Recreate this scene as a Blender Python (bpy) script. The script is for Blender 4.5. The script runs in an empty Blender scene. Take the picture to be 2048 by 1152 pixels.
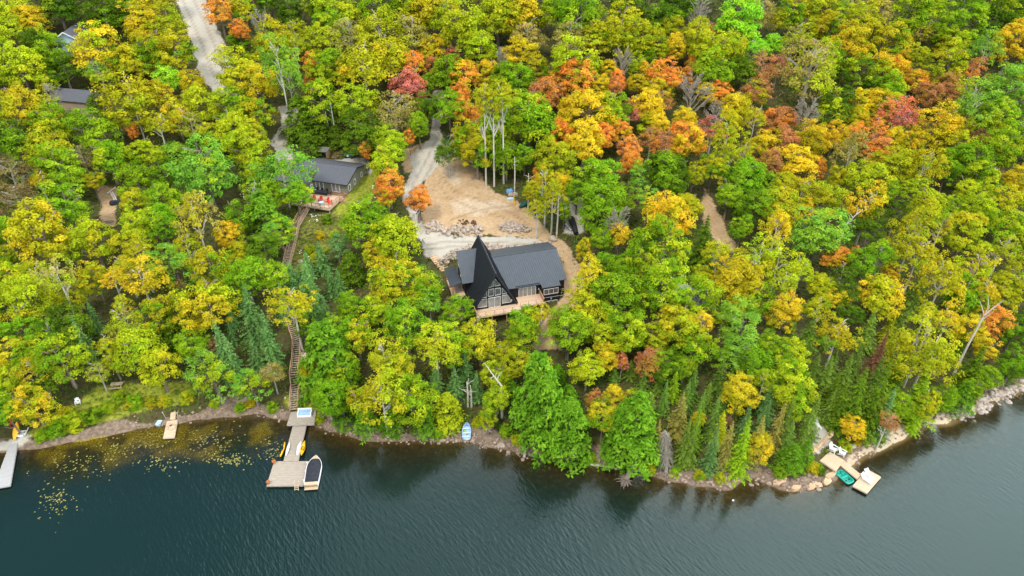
import bpy, bmesh, math, random
import numpy as np
from mathutils import Vector, Matrix
R = math.radians
random.seed(7); rng = np.random.default_rng(11)
sc = bpy.context.scene
col = sc.collection
# ------------------------------------------------------------------ camera, sky, sun
F, CAMH, TILT = 1384.0, 84.0, R(35)
cd = bpy.data.cameras.new('camera'); cam = bpy.data.objects.new('camera', cd); col.objects.link(cam)
cam.location = (0, 0, CAMH); cam.rotation_euler = (R(90) - TILT, 0, 0)
cd.sensor_width = 36.0; cd.lens = F / 2048 * 36.0; cd.clip_start = 0.5; cd.clip_end = 4000
sc.camera = cam
SUN_EL, SUN_AZ = 58.0, 215.0     # compass-like: azimuth measured from +Y clockwise
w = bpy.data.worlds.new('World'); sc.world = w; w.use_nodes = True
nt = w.node_tree; bg = nt.nodes['Background']
sky = nt.nodes.new('ShaderNodeTexSky'); sky.sky_type = 'NISHITA'; sky.sun_disc = False
sky.sun_elevation = R(SUN_EL); sky.sun_rotation = R(SUN_AZ); sky.dust_density = 2.0; sky.altitude = 300
tc = nt.nodes.new('ShaderNodeTexCoord'); no = nt.nodes.new('ShaderNodeTexNoise')
no.inputs['Scale'].default_value = 2.2; no.inputs['Detail'].default_value = 5; no.inputs['Roughness'].default_value = .55
nt.links.new(tc.outputs['Generated'], no.inputs['Vector'])
# thin bright cloud, thickest towards the east
dp = nt.nodes.new('ShaderNodeVectorMath'); dp.operation = 'DOT_PRODUCT'; dp.inputs[1].default_value = (1.0, .25, .0)
nt.links.new(tc.outputs['Generated'], dp.inputs[0])
ad = nt.nodes.new('ShaderNodeMath'); ad.operation = 'MULTIPLY_ADD'; ad.inputs[1].default_value = .62
nt.links.new(dp.outputs['Value'], ad.inputs[0]); nt.links.new(no.outputs['Fac'], ad.inputs[2])
rp = nt.nodes.new('ShaderNodeMapRange'); rp.interpolation_type = 'SMOOTHSTEP'
rp.inputs['From Min'].default_value = .30; rp.inputs['From Max'].default_value = 1.0
nt.links.new(ad.outputs[0], rp.inputs['Value'])
mx = nt.nodes.new('ShaderNodeMix'); mx.data_type = 'RGBA'
nt.links.new(rp.outputs['Result'], mx.inputs['Factor']); nt.links.new(sky.outputs['Color'], mx.inputs['A'])
mx.inputs['B'].default_value = (27, 28, 29, 1)
nt.links.new(mx.outputs['Result'], bg.inputs['Color']); bg.inputs['Strength'].default_value = 0.14
sd = bpy.data.lights.new('sun', 'SUN'); so = bpy.data.objects.new('sun', sd); col.objects.link(so)
sd.energy = 2.2; sd.angle = R(12); sd.color = (1, .95, .86)
el, az = R(SUN_EL), R(SUN_AZ)
sdir = Vector((math.sin(az) * math.cos(el), math.cos(az) * math.cos(el), math.sin(el)))
so.rotation_euler = (-sdir).to_track_quat('-Z', 'Y').to_euler()
sc.view_settings.view_transform = 'Standard'; sc.view_settings.look = 'None'; sc.view_settings.gamma = 1
sc.view_settings.exposure = 0.2
sc.render.engine = 'CYCLES'
try:
    sc.cycles.use_denoising = True; sc.cycles.max_bounces = 6; sc.cycles.diffuse_bounces = 3; sc.cycles.transparent_max_bounces = 8
    sc.cycles.glossy_bounces = 2; sc.cycles.transmission_bounces = 4
    sc.cycles.caustics_reflective = False; sc.cycles.caustics_refractive = False
except Exception: pass

# ------------------------------------------------------------------ camera maths (only used to find where on the hillside things stand)
def ray(px, py):
    x = (px - 1024) / F; y = (576 - py) / F
    return np.array([x, math.cos(TILT) + y * math.sin(TILT), -math.sin(TILT) + y * math.cos(TILT)])
def at(px, py, z):
    d = ray(px, py); return np.array([0, 0, CAMH]) + d * ((z - CAMH) / d[2])
def proj(X, Y, Z):
    Z = Z - CAMH
    dep = Y * math.cos(TILT) - Z * math.sin(TILT); up = Y * math.sin(TILT) + Z * math.cos(TILT)
    return 1024 + F * X / dep, 576 - F * up / dep, dep

# ------------------------------------------------------------------ terrain
SHORE_PX = [(-420,985),(-200,935),(-60,912),(0,902),(60,897),(120,888),(180,876),(233,865),(313,853),(360,846),(433,836),(512,831),(545,833),(585,838),(635,855),(679,865),
 (739,880),(765,878),(812,883),(862,881),(925,881),(972,891),(1024,900),(1091,915),(1157,923),(1210,931),(1250,938),(1284,946),(1324,956),(1391,970),
 (1454,978),(1474,966),(1511,959),(1536,970),(1579,981),(1623,975),(1669,957),(1679,940),(1703,931),(1723,915),(1756,901),(1803,878),(1836,858),
 (1869,848),(1896,848),(1929,831),(1969,813),(2003,795),(2048,780),(2160,740),(2400,690),(2800,640)]
SH = np.array([at(x, y, 0)[:2] for x, y in SHORE_PX])
def shore_dist(x, y):
    x = np.atleast_1d(np.asarray(x, float)); y = np.atleast_1d(np.asarray(y, float))
    best = np.full(x.shape, 1e9)
    for (x0, y0), (x1, y1) in zip(SH[:-1], SH[1:]):
        dx, dy = x1 - x0, y1 - y0
        t = np.clip(((x - x0) * dx + (y - y0) * dy) / (dx * dx + dy * dy), 0, 1)
        best = np.minimum(best, np.hypot(x - x0 - t * dx, y - y0 - t * dy))
    ys = np.interp(x, SH[:, 0], SH[:, 1])
    return np.where(y > ys, best, -best)
PD = [-90, -40, -14, -4, 0, 1.2, 4, 22, 40, 60, 80, 120, 160, 260, 420]
PH = [-11, -7.5, -3.0, -.75, 0, .45, 1.25, 6.6, 9.6, 11.5, 16.5, 30, 44, 72, 100]
def vnoise(x, y, s, seed):
    x = x / s; y = y / s
    xi = np.floor(x).astype(int); yi = np.floor(y).astype(int); fx = x - xi; fy = y - yi
    fx = fx * fx * (3 - 2 * fx); fy = fy * fy * (3 - 2 * fy)
    def h(a, b):
        n = (a * 374761393 + b * 668265263 + seed * 974711) & 0x7fffffff
        n = ((n ^ (n >> 13)) * 1274126177) & 0x7fffffff
        return ((n ^ (n >> 16)) & 0xffff) / 65535.0
    return (h(xi, yi) * (1 - fx) + h(xi + 1, yi) * fx) * (1 - fy) + (h(xi, yi + 1) * (1 - fx) + h(xi + 1, yi + 1) * fx) * fy
def height(x, y):
    d = shore_dist(x, y); x = np.atleast_1d(np.asarray(x, float)); y = np.atleast_1d(np.asarray(y, float))
    d2 = d + (vnoise(x, y, 2.1, 4) - .5) * 1.1 * np.exp(-(d / 5) ** 2)
    h = np.interp(d2, PD, PH)
    k = np.clip((d - 1) / 10, 0, 1)
    h += k * ((vnoise(x, y, 17, 1) - .5) * 1.5 + (vnoise(x, y, 5, 2) - .5) * .45) + (vnoise(x, y, 1.3, 3) - .5) * .16 * np.clip((d + 1) / 3, 0, 1) * np.where(d > 0, 1, .3)
    return h
def hgt(x, y): return float(height(x, y)[0])
# a fast lookup of the same height field for placing things
GX0, GX1, GY0, GY1, GS = -235., 245., 40., 330., 0.75
gx = np.arange(GX0, GX1 + .01, GS); gy = np.arange(GY0, GY1 + .01, GS)
GXX, GYY = np.meshgrid(gx, gy)
GD = np.concatenate([shore_dist(GXX[i:i + 40].ravel(), GYY[i:i + 40].ravel()) for i in range(0, len(gy), 40)]).reshape(GXX.shape)
GZ = np.concatenate([height(GXX[i:i + 40].ravel(), GYY[i:i + 40].ravel()) for i in range(0, len(gy), 40)]).reshape(GXX.shape)
def hz(x, y):
    i = min(max((x - GX0) / GS, 0), len(gx) - 1.001); j = min(max((y - GY0) / GS, 0), len(gy) - 1.001)
    a, b = int(i), int(j); u, v = i - a, j - b
    return (GZ[b, a] * (1 - u) + GZ[b, a + 1] * u) * (1 - v) + (GZ[b + 1, a] * (1 - u) + GZ[b + 1, a + 1] * u) * v
def place(px, py, hc=0.0):
    """first point along the sight line that is hc(depth) above the ground"""
    d = ray(px, py); t = 55.0; o = np.array([0, 0, CAMH])
    while t < 420:
        p = o + d * t
        if p[2] - hz(p[0], p[1]) <= (hc(t) if callable(hc) else hc): break
        t += .3
    return p, t

# ------------------------------------------------------------------ helpers
def nodes(name):
    m = bpy.data.materials.new(name); m.use_nodes = True
    return m, m.node_tree, m.node_tree.nodes['Principled BSDF']
def mat(name, c, rough=.7, var=.18, scale=3.0, metal=0.0, c2=None, stretch=None, bump=0.0, spec=.4):
    m, t, b = nodes(name)
    tc = t.nodes.new('ShaderNodeTexCoord'); mp = t.nodes.new('ShaderNodeMapping')
    mp.inputs['Scale'].default_value = stretch or (1, 1, 1)
    n = t.nodes.new('ShaderNodeTexNoise'); n.inputs['Scale'].default_value = scale; n.inputs['Detail'].default_value = 6
    t.links.new(tc.outputs['Object'], mp.inputs['Vector']); t.links.new(mp.outputs['Vector'], n.inputs['Vector'])
    mixn = t.nodes.new('ShaderNodeMix'); mixn.data_type = 'RGBA'
    mr = t.nodes.new('ShaderNodeMapRange'); mr.inputs['From Min'].default_value = .32; mr.inputs['From Max'].default_value = .68
    t.links.new(n.outputs['Fac'], mr.inputs['Value']); t.links.new(mr.outputs['Result'], mixn.inputs['Factor'])
    if c2 is None: c2 = tuple(min(1, v * (1 + var)) for v in c); ca = tuple(v * (1 - var) for v in c)
    else: ca = c
    mixn.inputs['A'].default_value = (*ca, 1); mixn.inputs['B'].default_value = (*c2, 1)
    t.links.new(mixn.outputs['Result'], b.inputs['Base Color'])
    b.inputs['Roughness'].default_value = rough; b.inputs['Metallic'].default_value = metal
    b.inputs['Specular IOR Level'].default_value = spec
    if bump:
        bp = t.nodes.new('ShaderNodeBump'); bp.inputs['Strength'].default_value = bump; bp.inputs['Distance'].default_value = .05
        t.links.new(n.outputs['Fac'], bp.inputs['Height']); t.links.new(bp.outputs['Normal'], b.inputs['Normal'])
    return m
class MB:
    def __init__(s): s.v = []; s.f = []
    def poly(s, pts):
        n = len(s.v); s.v += [tuple(p) for p in pts]; s.f.append(tuple(range(n, n + len(pts)))); return s
    def hexa(s, p):   # 8 points: bottom 4 ccw, top 4 ccw
        n = len(s.v); s.v += [tuple(q) for q in p]
        s.f += [tuple(n + i for i in q) for q in ((3,2,1,0),(4,5,6,7),(0,1,5,4),(1,2,6,5),(2,3,7,6),(3,0,4,7))]; return s
    def box(s, x0, x1, y0, y1, z0, z1):
        return s.hexa([(x0,y0,z0),(x1,y0,z0),(x1,y1,z0),(x0,y1,z0),(x0,y0,z1),(x1,y0,z1),(x1,y1,z1),(x0,y1,z1)])
    def bar(s, a, b, wd, ht, up=(0,0,1)):
        a = Vector(a); b = Vector(b); d = (b - a).normalized(); u = Vector(up)
        sd = d.cross(u)
        if sd.length < 1e-4: sd = d.cross(Vector((0,1,0)))
        sd.normalize(); u = sd.cross(d).normalized(); sd *= wd / 2; u *= ht / 2
        return s.hexa([a - sd - u, a + sd - u, b + sd - u, b - sd - u, a - sd + u, a + sd + u, b + sd + u, b - sd + u])
    def slab(s, pts, th, n=None):   # thick planar polygon, thickness downwards along n
        pts = [Vector(p) for p in pts]
        if n is None: n = (pts[1] - pts[0]).cross(pts[2] - pts[0]).normalized()
        n = Vector(n) * th; k = len(s.v); L = len(pts)
        s.v += [tuple(p) for p in pts] + [tuple(p - n) for p in pts]
        s.f.append(tuple(range(k, k + L))); s.f.append(tuple(range(k + 2 * L - 1, k + L - 1, -1)))
        for i in range(L):
            j = (i + 1) % L; s.f.append((k + i, k + L + i, k + L + j, k + j))
        return s
    def tube(s, pts, rad, n=6, cap=True):
        pts = [Vector(p) for p in pts]; rings = []
        for i, p in enumerate(pts):
            d = (pts[min(i + 1, len(pts) - 1)] - pts[max(i - 1, 0)])
            d = d.normalized() if d.length > 1e-6 else Vector((0, 0, 1))
            a = d.orthogonal().normalized() if abs(d.z) < .9 else Vector((1, 0, 0)) - d * d.x
            a.normalize(); b = d.cross(a); r = rad[i] if isinstance(rad, (list, tuple)) else rad
            k = len(s.v); rings.append(k)
            s.v += [tuple(p + (a * math.cos(q) + b * math.sin(q)) * r) for q in [2 * math.pi * j / n for j in range(n)]]
        for k0, k1 in zip(rings[:-1], rings[1:]):
            for j in range(n): s.f.append((k0 + j, k0 + (j + 1) % n, k1 + (j + 1) % n, k1 + j))
        if cap:
            s.f.append(tuple(rings[0] + j for j in reversed(range(n)))); s.f.append(tuple(rings[-1] + j for j in range(n)))
        return s
    def lathe(s, prof, n=14, c=(0, 0, 0)):
        k = len(s.v)
        for r, z in prof: s.v += [(c[0] + r * math.cos(2 * math.pi * j / n), c[1] + r * math.sin(2 * math.pi * j / n), c[2] + z) for j in range(n)]
        for i in range(len(prof) - 1):
            for j in range(n): s.f.append((k + i * n + j, k + i * n + (j + 1) % n, k + (i + 1) * n + (j + 1) % n, k + (i + 1) * n + j))
        return s
    def rock(s, c, r, seed=0, flat=.7):
        bm = bmesh.new(); bmesh.ops.create_icosphere(bm, subdivisions=1 if r < .35 else 2, radius=1)
        q = random.Random(seed); ax = [q.uniform(.7, 1.25), q.uniform(.7, 1.25), flat * q.uniform(.75, 1.2)]
        ro = Matrix.Rotation(q.uniform(0, 6.3), 3, 'Z') @ Matrix.Rotation(q.uniform(-.4, .4), 3, 'X')
        cuts = [(Vector((q.gauss(0,1), q.gauss(0,1), q.gauss(0,1))).normalized(), q.uniform(.6, .9)) for _ in range(6)]
        k = len(s.v); bm.verts.ensure_lookup_table()
        for v in bm.verts:
            p = v.co.copy()
            for n_, d_ in cuts:
                e = p.dot(n_) - d_
                if e > 0: p -= n_ * e
            p = Vector((p.x * ax[0], p.y * ax[1], p.z * ax[2])) * r
            s.v.append(tuple(ro @ p + Vector(c)))
        for f in bm.faces: s.f.append(tuple(k + v.index for v in f.verts))
        bm.free(); return s
    def mesh(s, name, m):
        me = bpy.data.meshes.new(name); me.from_pydata(s.v, [], s.f); me.update()
        if m: me.materials.append(m)
        return me
    def build(s, name, m, parent=None, smooth=False):
        o = bpy.data.objects.new(name, s.mesh(name, m)); col.objects.link(o)
        if parent: o.parent = parent
        if smooth: o.data.polygons.foreach_set('use_smooth', [True] * len(o.data.polygons))
        return o
def tag(o, label=None, cat=None, group=None, kind=None):
    if label: o['label'] = label
    if cat: o['category'] = cat
    if group: o['group'] = group
    if kind: o['kind'] = kind
    return o
def empty(name, loc, rz=0.0):
    o = bpy.data.objects.new(name, None); col.objects.link(o); o.location = loc; o.rotation_euler = (0, 0, rz); o.empty_display_size = .2
    return o
def inpoly(x, y, P):
    r = np.zeros(np.shape(x), bool); n = len(P)
    for i in range(n):
        x0, y0 = P[i]; x1, y1 = P[(i + 1) % n]
        c = ((y0 > y) != (y1 > y)) & (x < (x1 - x0) * (y - y0) / (y1 - y0 + 1e-12) + x0)
        r ^= c
    return r
def lin(c):
    return tuple((v / 255 / 12.92) if v / 255 <= .04045 else ((v / 255 + .055) / 1.055) ** 2.4 for v in c)

# ------------------------------------------------------------------ ground zones (what covers the ground where)
PXX, PYY, _ = proj(GXX, GYY, GZ)
wob = (vnoise(GXX, GYY, 3.0, 21) - .5) * 16 + (vnoise(GXX, GYY, 1.1, 22) - .5) * 7
wob2 = (vnoise(GXX, GYY, 3.0, 23) - .5) * 12 + (vnoise(GXX, GYY, 1.1, 24) - .5) * 6
def zone(*polys):
    m = np.zeros(GXX.shape)
    for P in polys: m[inpoly(PXX + wob * .6, PYY + wob2 * .6, P)] = 1
    for _ in range(2):
        q = m.copy(); q[1:-1, 1:-1] = (m[1:-1, 1:-1] * 2 + m[:-2, 1:-1] + m[2:, 1:-1] + m[1:-1, :-2] + m[1:-1, 2:]) / 6; m = q
    return m
Z_GRAVEL = zone([(330,-60),(388,-60),(420,30),(448,80),(464,135),(460,186),(430,190),(398,150),(390,100),(370,55)],
 [(550,212),(594,212),(598,232),(580,262),(574,290),(602,315),(640,325),(640,345),(555,335),(543,285),(556,255),(564,235)],
 [(864,180),(888,180),(884,250),(882,290),(874,330),(846,372),(836,420),(850,452),(905,472),(1010,472),(1075,478),(1092,492),(1080,508),(1000,503),(960,505),(905,514),(850,517),(836,480),(826,440),(804,400),(804,372),(826,338),(812,312),(845,295),(866,270)],
 [(1120,392),(1168,392),(1168,470),(1132,470)], [(-120,912),(-60,880),(0,879),(60,872),(66,888),(20,903),(-60,920)],
 [(1616,848),(1650,848),(1662,885),(1640,905),(1622,915),(1612,900)],[(580,320),(735,318),(750,350),(690,345),(620,335)])
Z_SAND = zone([(800,300),(850,285),(868,275),(870,300),(830,345),(806,350)],
 [(872,325),(930,312),(965,345),(985,384),(1040,405),(1075,445),(1120,478),(1150,510),(1170,560),(1165,640),(1130,700),(1060,705),(1080,640),(1130,590),(1125,520),(1095,490),(1060,474),(1000,470),(900,470),(850,452),(838,415),(850,370)],
 [(196,372),(232,372),(236,452),(204,452)], [(890,575),(935,640),(900,640)], [(1405,370),(1425,400),(1470,490),(1462,510),(1410,450)])
Z_GRASS = .42 * zone([(612,425),(740,395),(740,480),(690,490),(620,525),(590,545),(560,560),(575,480)]) + zone([(-60,890),(60,868),(200,770),(390,765),(395,802),(300,815),(215,842),(100,870)],
 [(690,350),(760,352),(745,400),(680,430)], [(640,770),(655,835),(600,830),(560,800)])
Z_WEED = zone([(60,893),(230,860),(313,850),(560,836),(575,890),(500,935),(430,940),(330,925),(262,930),(190,975),(120,975),(80,935)])
def strip(L, wpx):
    m = np.zeros(GXX.shape)
    for (x0, y0), (x1, y1) in zip(L[:-1], L[1:]):
        dx, dy = x1 - x0, y1 - y0; t_ = np.clip(((PXX - x0) * dx + (PYY - y0) * dy) / (dx * dx + dy * dy), 0, 1)
        m = np.maximum(m, np.clip(1.4 - np.hypot(PXX - x0 - t_ * dx, (PYY - y0 - t_ * dy) * 1.3) / wpx, 0, 1))
    return m
Z_RUT = np.zeros(GXX.shape)
for L_ in ([(352,-30),(392,60),(416,120),(440,185)], [(372,-30),(412,50),(438,110),(452,170)], [(876,200),(873,280),(850,325),(826,370),(826,420),(845,470)], [(884,200),(882,290),(862,335),(838,375),(836,420),(856,465)],
           [(850,490),(900,482),(960,484),(1020,486),(1070,490)], [(846,500),(900,494),(960,494),(1030,495)], [(880,350),(905,380),(960,400),(1020,425),(1060,450)], [(875,362),(895,395),(950,418),(1010,436),(1050,460)], [(900,440),(960,420),(1030,410)], [(565,240),(558,290),(600,322)], [(576,240),(567,292),(612,320)]): Z_RUT = np.maximum(Z_RUT, strip(L_, 3.2))
Z_BEACH = zone([(1676,962),(1696,905),(1740,888),(1800,850),(1870,832),(1930,812),(1970,788),(2048,762),(2160,720),(2180,760),(2048,800),(1920,850),(1860,870),(1760,915),(1700,960)])
Z_PALE = zone([(868,300),(905,330),(925,360),(910,375),(880,345),(862,320)], [(900,395),(1000,400),(1030,420),(960,432),(900,425)])
patch = np.clip((vnoise(GXX, GYY, 3.4, 31) * .6 + vnoise(GXX, GYY, 1.2, 32) * .4 - .34) * 3.5, 0, 1)
GZ = np.where(GD < 0, np.maximum(GZ, -.04 + GZ * (1 - Z_WEED * (.25 + .7 * patch))), GZ)
ny, nx = GXX.shape
verts = np.stack([GXX.ravel(), GYY.ravel(), GZ.ravel()], 1)
ii = np.arange(nx * ny).reshape(ny, nx)
quads = np.stack([ii[:-1, :-1], ii[:-1, 1:], ii[1:, 1:], ii[1:, :-1]], -1).reshape(-1, 4)
def np_mesh(name, v, q, m=None, smooth=True):
    me = bpy.data.meshes.new(name); k = q.shape[1]
    me.vertices.add(len(v)); me.vertices.foreach_set('co', np.asarray(v, np.float32).ravel())
    me.loops.add(len(q) * k); me.loops.foreach_set('vertex_index', q.astype(np.int32).ravel())
    me.polygons.add(len(q)); me.polygons.foreach_set('loop_start', np.arange(0, len(q) * k, k, dtype=np.int32))
    me.polygons.foreach_set('use_smooth', np.full(len(q), smooth)); me.update(calc_edges=True)
    if m: me.materials.append(m)
    return me
def fattr(me, name, val, dom='POINT'):
    a = me.attributes.new(name, 'FLOAT', dom); a.data.foreach_set('value', np.asarray(val, np.float32).ravel())
# ground material
gm, t, b = nodes('ground'); N = t.nodes.new; Lk = t.links.new
tc = N('ShaderNodeTexCoord')
def noise(sc_, det=6, rough=.6):
    n = N('ShaderNodeTexNoise'); n.inputs['Scale'].default_value = sc_; n.inputs['Detail'].default_value = det; n.inputs['Roughness'].default_value = rough
    Lk(tc.outputs['Object'], n.inputs['Vector']); return n.outputs['Fac']
def ramp(fac, stops):
    r = N('ShaderNodeValToRGB'); e = r.color_ramp.elements
    while len(e) < len(stops): e.new(.5)
    for q, (p, c) in zip(e, stops): q.position = p; q.color = (*c, 1)
    Lk(fac, r.inputs['Fac']); return r.outputs['Color']
def mixc(f, a, b_):
    m = N('ShaderNodeMix'); m.data_type = 'RGBA'; Lk(f, m.inputs['Factor']); Lk(a, m.inputs['A']); Lk(b_, m.inputs['B']); return m.outputs['Result']
def attr(nm, soft=.16):
    a = N('ShaderNodeAttribute'); a.attribute_name = nm
    m = N('ShaderNodeMath'); m.operation = 'MULTIPLY_ADD'; m.inputs[1].default_value = .75; Lk(n2, m.inputs[0]); Lk(a.outputs['Fac'], m.inputs[2])
    r = N('ShaderNodeMapRange'); r.interpolation_type = 'SMOOTHSTEP'; r.inputs['From Min'].default_value = .875 - soft; r.inputs['From Max'].default_value = .875 + soft; Lk(m.outputs[0], r.inputs['Value']); return r.outputs['Result']
n1, n2, n3 = noise(.35), noise(1.6, 8, .7), noise(7, 5, .7)
forest = ramp(n2, [(.3, (.028, .024, .011)), (.46, (.07, .05, .026)), (.58, (.06, .085, .014)), (.75, (.11, .10, .035))])
gravel = ramp(n3, [(.25, (.25, .24, .20)), (.5, (.40, .38, .325)), (.75, (.53, .51, .45))])
gravel = mixc(ramp(n1, [(.38, (0,)*3), (.62, (1,)*3)]), gravel, ramp(n2, [(.3, (.31, .27, .20)), (.7, (.48, .44, .37))]))
sand = ramp(n2, [(.28, (.28, .19, .105)), (.5, (.42, .295, .165)), (.72, (.50, .37, .22))])
sand = mixc(ramp(n1, [(.42, (0,)*3), (.7, (.5,)*3)]), sand, ramp(n3, [(.3, (.24, .135, .06)), (.7, (.36, .22, .11))]))
grass = ramp(n2, [(.28, (.06, .08, .012)), (.45, (.16, .20, .02)), (.58, (.27, .28, .03)), (.75, (.33, .25, .10))])
rock = ramp(n2, [(.25, (.065, .05, .037)), (.45, (.155, .115, .082)), (.6, (.24, .18, .13)), (.78, (.37, .30, .22))])
bed = ramp(n2, [(.3, (.045, .034, .014)), (.55, (.11, .075, .03)), (.75, (.22, .16, .075))])
weed = ramp(n3, [(.34, (.05, .036, .006)), (.48, (.17, .13, .015)), (.64, (.50, .43, .07))])
c = mixc(attr('grass', .3), forest, grass); c = mixc(attr('sand'), c, sand)
c = mixc(attr('pale', .35), c, ramp(n2, [(.3, (.40, .31, .20)), (.7, (.55, .46, .34))]))
c = mixc(attr('rock'), c, rock); c = mixc(attr('gravel'), c, gravel)
mr_ = N('ShaderNodeMath'); mr_.operation = 'MULTIPLY'; mr_.inputs[1].default_value = .55; Lk(attr('rut', .4), mr_.inputs[0])
mm_ = N('ShaderNodeMix'); mm_.data_type = 'RGBA'; mm_.blend_type = 'MULTIPLY'; Lk(mr_.outputs[0], mm_.inputs['Factor']); Lk(c, mm_.inputs['A']); mm_.inputs['B'].default_value = (.62, .56, .48, 1); c = mm_.outputs['Result']
c = mixc(attr('bed', .4), c, bed); c = mixc(attr('weed', .3), c, weed)
Lk(c, b.inputs['Base Color']); b.inputs['Roughness'].default_value = .95; b.inputs['Specular IOR Level'].default_value = .15
bp = N('ShaderNodeBump'); bp.inputs['Strength'].default_value = .7; bp.inputs['Distance'].default_value = .12
Lk(n2, bp.inputs['Height']); Lk(bp.outputs['Normal'], b.inputs['Normal'])
gme = np_mesh('ground', verts, quads, gm)
fattr(gme, 'gravel', Z_GRAVEL * (GD > -.3)); fattr(gme, 'sand', Z_SAND); fattr(gme, 'grass', Z_GRASS)
fattr(gme, 'rut', Z_RUT * ((Z_GRAVEL > .3) | (Z_SAND > .3))); fattr(gme, 'pale', np.maximum(Z_PALE * .62, Z_BEACH))
wd = np.clip(1 + (vnoise(GXX, GYY, 6, 41) - .5) * 1.4, .3, 2)
fattr(gme, 'rock', np.clip((3.0 * wd - GD) / 1.5, 0, 1) * (1 - Z_GRASS * .8) * (1 - Z_BEACH)); fattr(gme, 'bed', np.clip(-GD / 1.2 + .1, 0, 1))
fattr(gme, 'weed', Z_WEED * patch * (GD < -.2))
go = bpy.data.objects.new('ground', gme); col.objects.link(go); tag(go, 'forest floor rising from the lake with gravel tracks and a sandy clearing', 'ground', kind='structure')
# ------------------------------------------------------------------ lake
xs = np.concatenate([[-900, -500, -300], np.arange(-180, 181, 1.0), [300, 500, 900]])
ys = np.concatenate([[-400, -150, -40, 10, 30, 40], np.arange(50, 150, .8)])
WX, WY = np.meshgrid(xs, ys); WD = shore_dist(WX.ravel(), WY.ravel()).reshape(WX.shape)
dep = -np.interp(WD, PD, PH)
i_ = np.clip(((WX - GX0) / GS).round().astype(int), 0, nx - 1); j_ = np.clip(((WY - GY0) / GS).round().astype(int), 0, ny - 1)
inside = (WY > GY0) & (np.abs(WX) < 230)
dep = np.where(inside, -GZ[j_, i_], dep)
clear = np.exp(-np.clip(dep, 0, None) * .8); clear = np.clip((clear - .06) * 1.064, 0, 1)
k = np.arange(WX.size).reshape(WX.shape)
wq = np.stack([k[:-1, :-1], k[:-1, 1:], k[1:, 1:], k[1:, :-1]], -1).reshape(-1, 4)
wq = wq[(WD.ravel()[wq] < 1.5).any(1)]
wm, t, b = nodes('lake_water'); N = t.nodes.new; Lk = t.links.new; t.nodes.remove(b); out = t.nodes['Material Output']
tc = N('ShaderNodeTexCoord')
def wnoise(rot, sx, sy, det=2, dist=.4):
    mr_ = N('ShaderNodeMapping'); mr_.inputs['Rotation'].default_value = (0, 0, R(rot)); mp = N('ShaderNodeMapping'); mp.inputs['Scale'].default_value = (sx, sy, 1)
    Lk(mr_.outputs['Vector'], mp.inputs['Vector'])
    n = N('ShaderNodeTexNoise'); n.inputs['Scale'].default_value = 1; n.inputs['Detail'].default_value = det; n.inputs['Distortion'].default_value = dist
    Lk(tc.outputs['Object'], mr_.inputs['Vector']); Lk(mp.outputs['Vector'], n.inputs['Vector']); return n.outputs['Fac']
wa, wb, wc = wnoise(50, .50, 2.6, 2, .5), wnoise(72, .42, 2.0, 2, .4), wnoise(20, .05, .05, 2)
m1 = N('ShaderNodeMath'); m1.operation = 'MULTIPLY_ADD'; m1.inputs[1].default_value = .7; Lk(wb, m1.inputs[0]); Lk(wa, m1.inputs[2])
am = N('ShaderNodeMapRange'); am.inputs['From Min'].default_value = .35; am.inputs['From Max'].default_value = .65; am.inputs['To Min'].default_value = .30; am.inputs['To Max'].default_value = 1.0
Lk(wc, am.inputs['Value'])
bp = N('ShaderNodeBump'); bp.inputs['Distance'].default_value = .088; Lk(m1.outputs[0], bp.inputs['Height']); acl = N('ShaderNodeAttribute'); acl.attribute_name = 'open_water'; mcl = N('ShaderNodeMath'); mcl.operation = 'MULTIPLY'; Lk(am.outputs['Result'], mcl.inputs[0]); Lk(acl.outputs['Fac'], mcl.inputs[1]); Lk(mcl.outputs[0], bp.inputs['Strength'])
df = N('ShaderNodeBsdfDiffuse'); df.inputs['Color'].default_value = (.0045, .0165, .0140, 1)
tr = N('ShaderNodeBsdfTransparent'); tr.inputs['Color'].default_value = (.80, .76, .58, 1)
a = N('ShaderNodeAttribute'); a.attribute_name = 'clear'
mb = N('ShaderNodeMixShader'); Lk(a.outputs['Fac'], mb.inputs[0]); Lk(df.outputs[0], mb.inputs[1]); Lk(tr.outputs[0], mb.inputs[2])
gl = N('ShaderNodeBsdfGlossy'); gl.inputs['Roughness'].default_value = .12; gl.inputs['Color'].default_value = (.80, 1, .97, 1); Lk(bp.outputs['Normal'], gl.inputs['Normal'])
fr = N('ShaderNodeFresnel'); fr.inputs['IOR'].default_value = 1.46; Lk(bp.outputs['Normal'], fr.inputs['Normal'])
ms = N('ShaderNodeMixShader'); Lk(fr.outputs[0], ms.inputs[0]); Lk(mb.outputs[0], ms.inputs[1]); Lk(gl.outputs[0], ms.inputs[2])
Lk(ms.outputs[0], out.inputs['Surface'])
wme = np_mesh('lake_water', np.stack([WX.ravel(), WY.ravel(), np.zeros(WX.size)], 1), wq, wm)
fattr(wme, 'clear', clear); fattr(wme, 'open_water', np.clip(.30 + np.clip(-WD, 0, None) / 22, 0, 1))
wo = bpy.data.objects.new('lake_water', wme); col.objects.link(wo); tag(wo, 'dark teal rippled lake along the wooded shore', 'lake', kind='structure')

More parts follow.
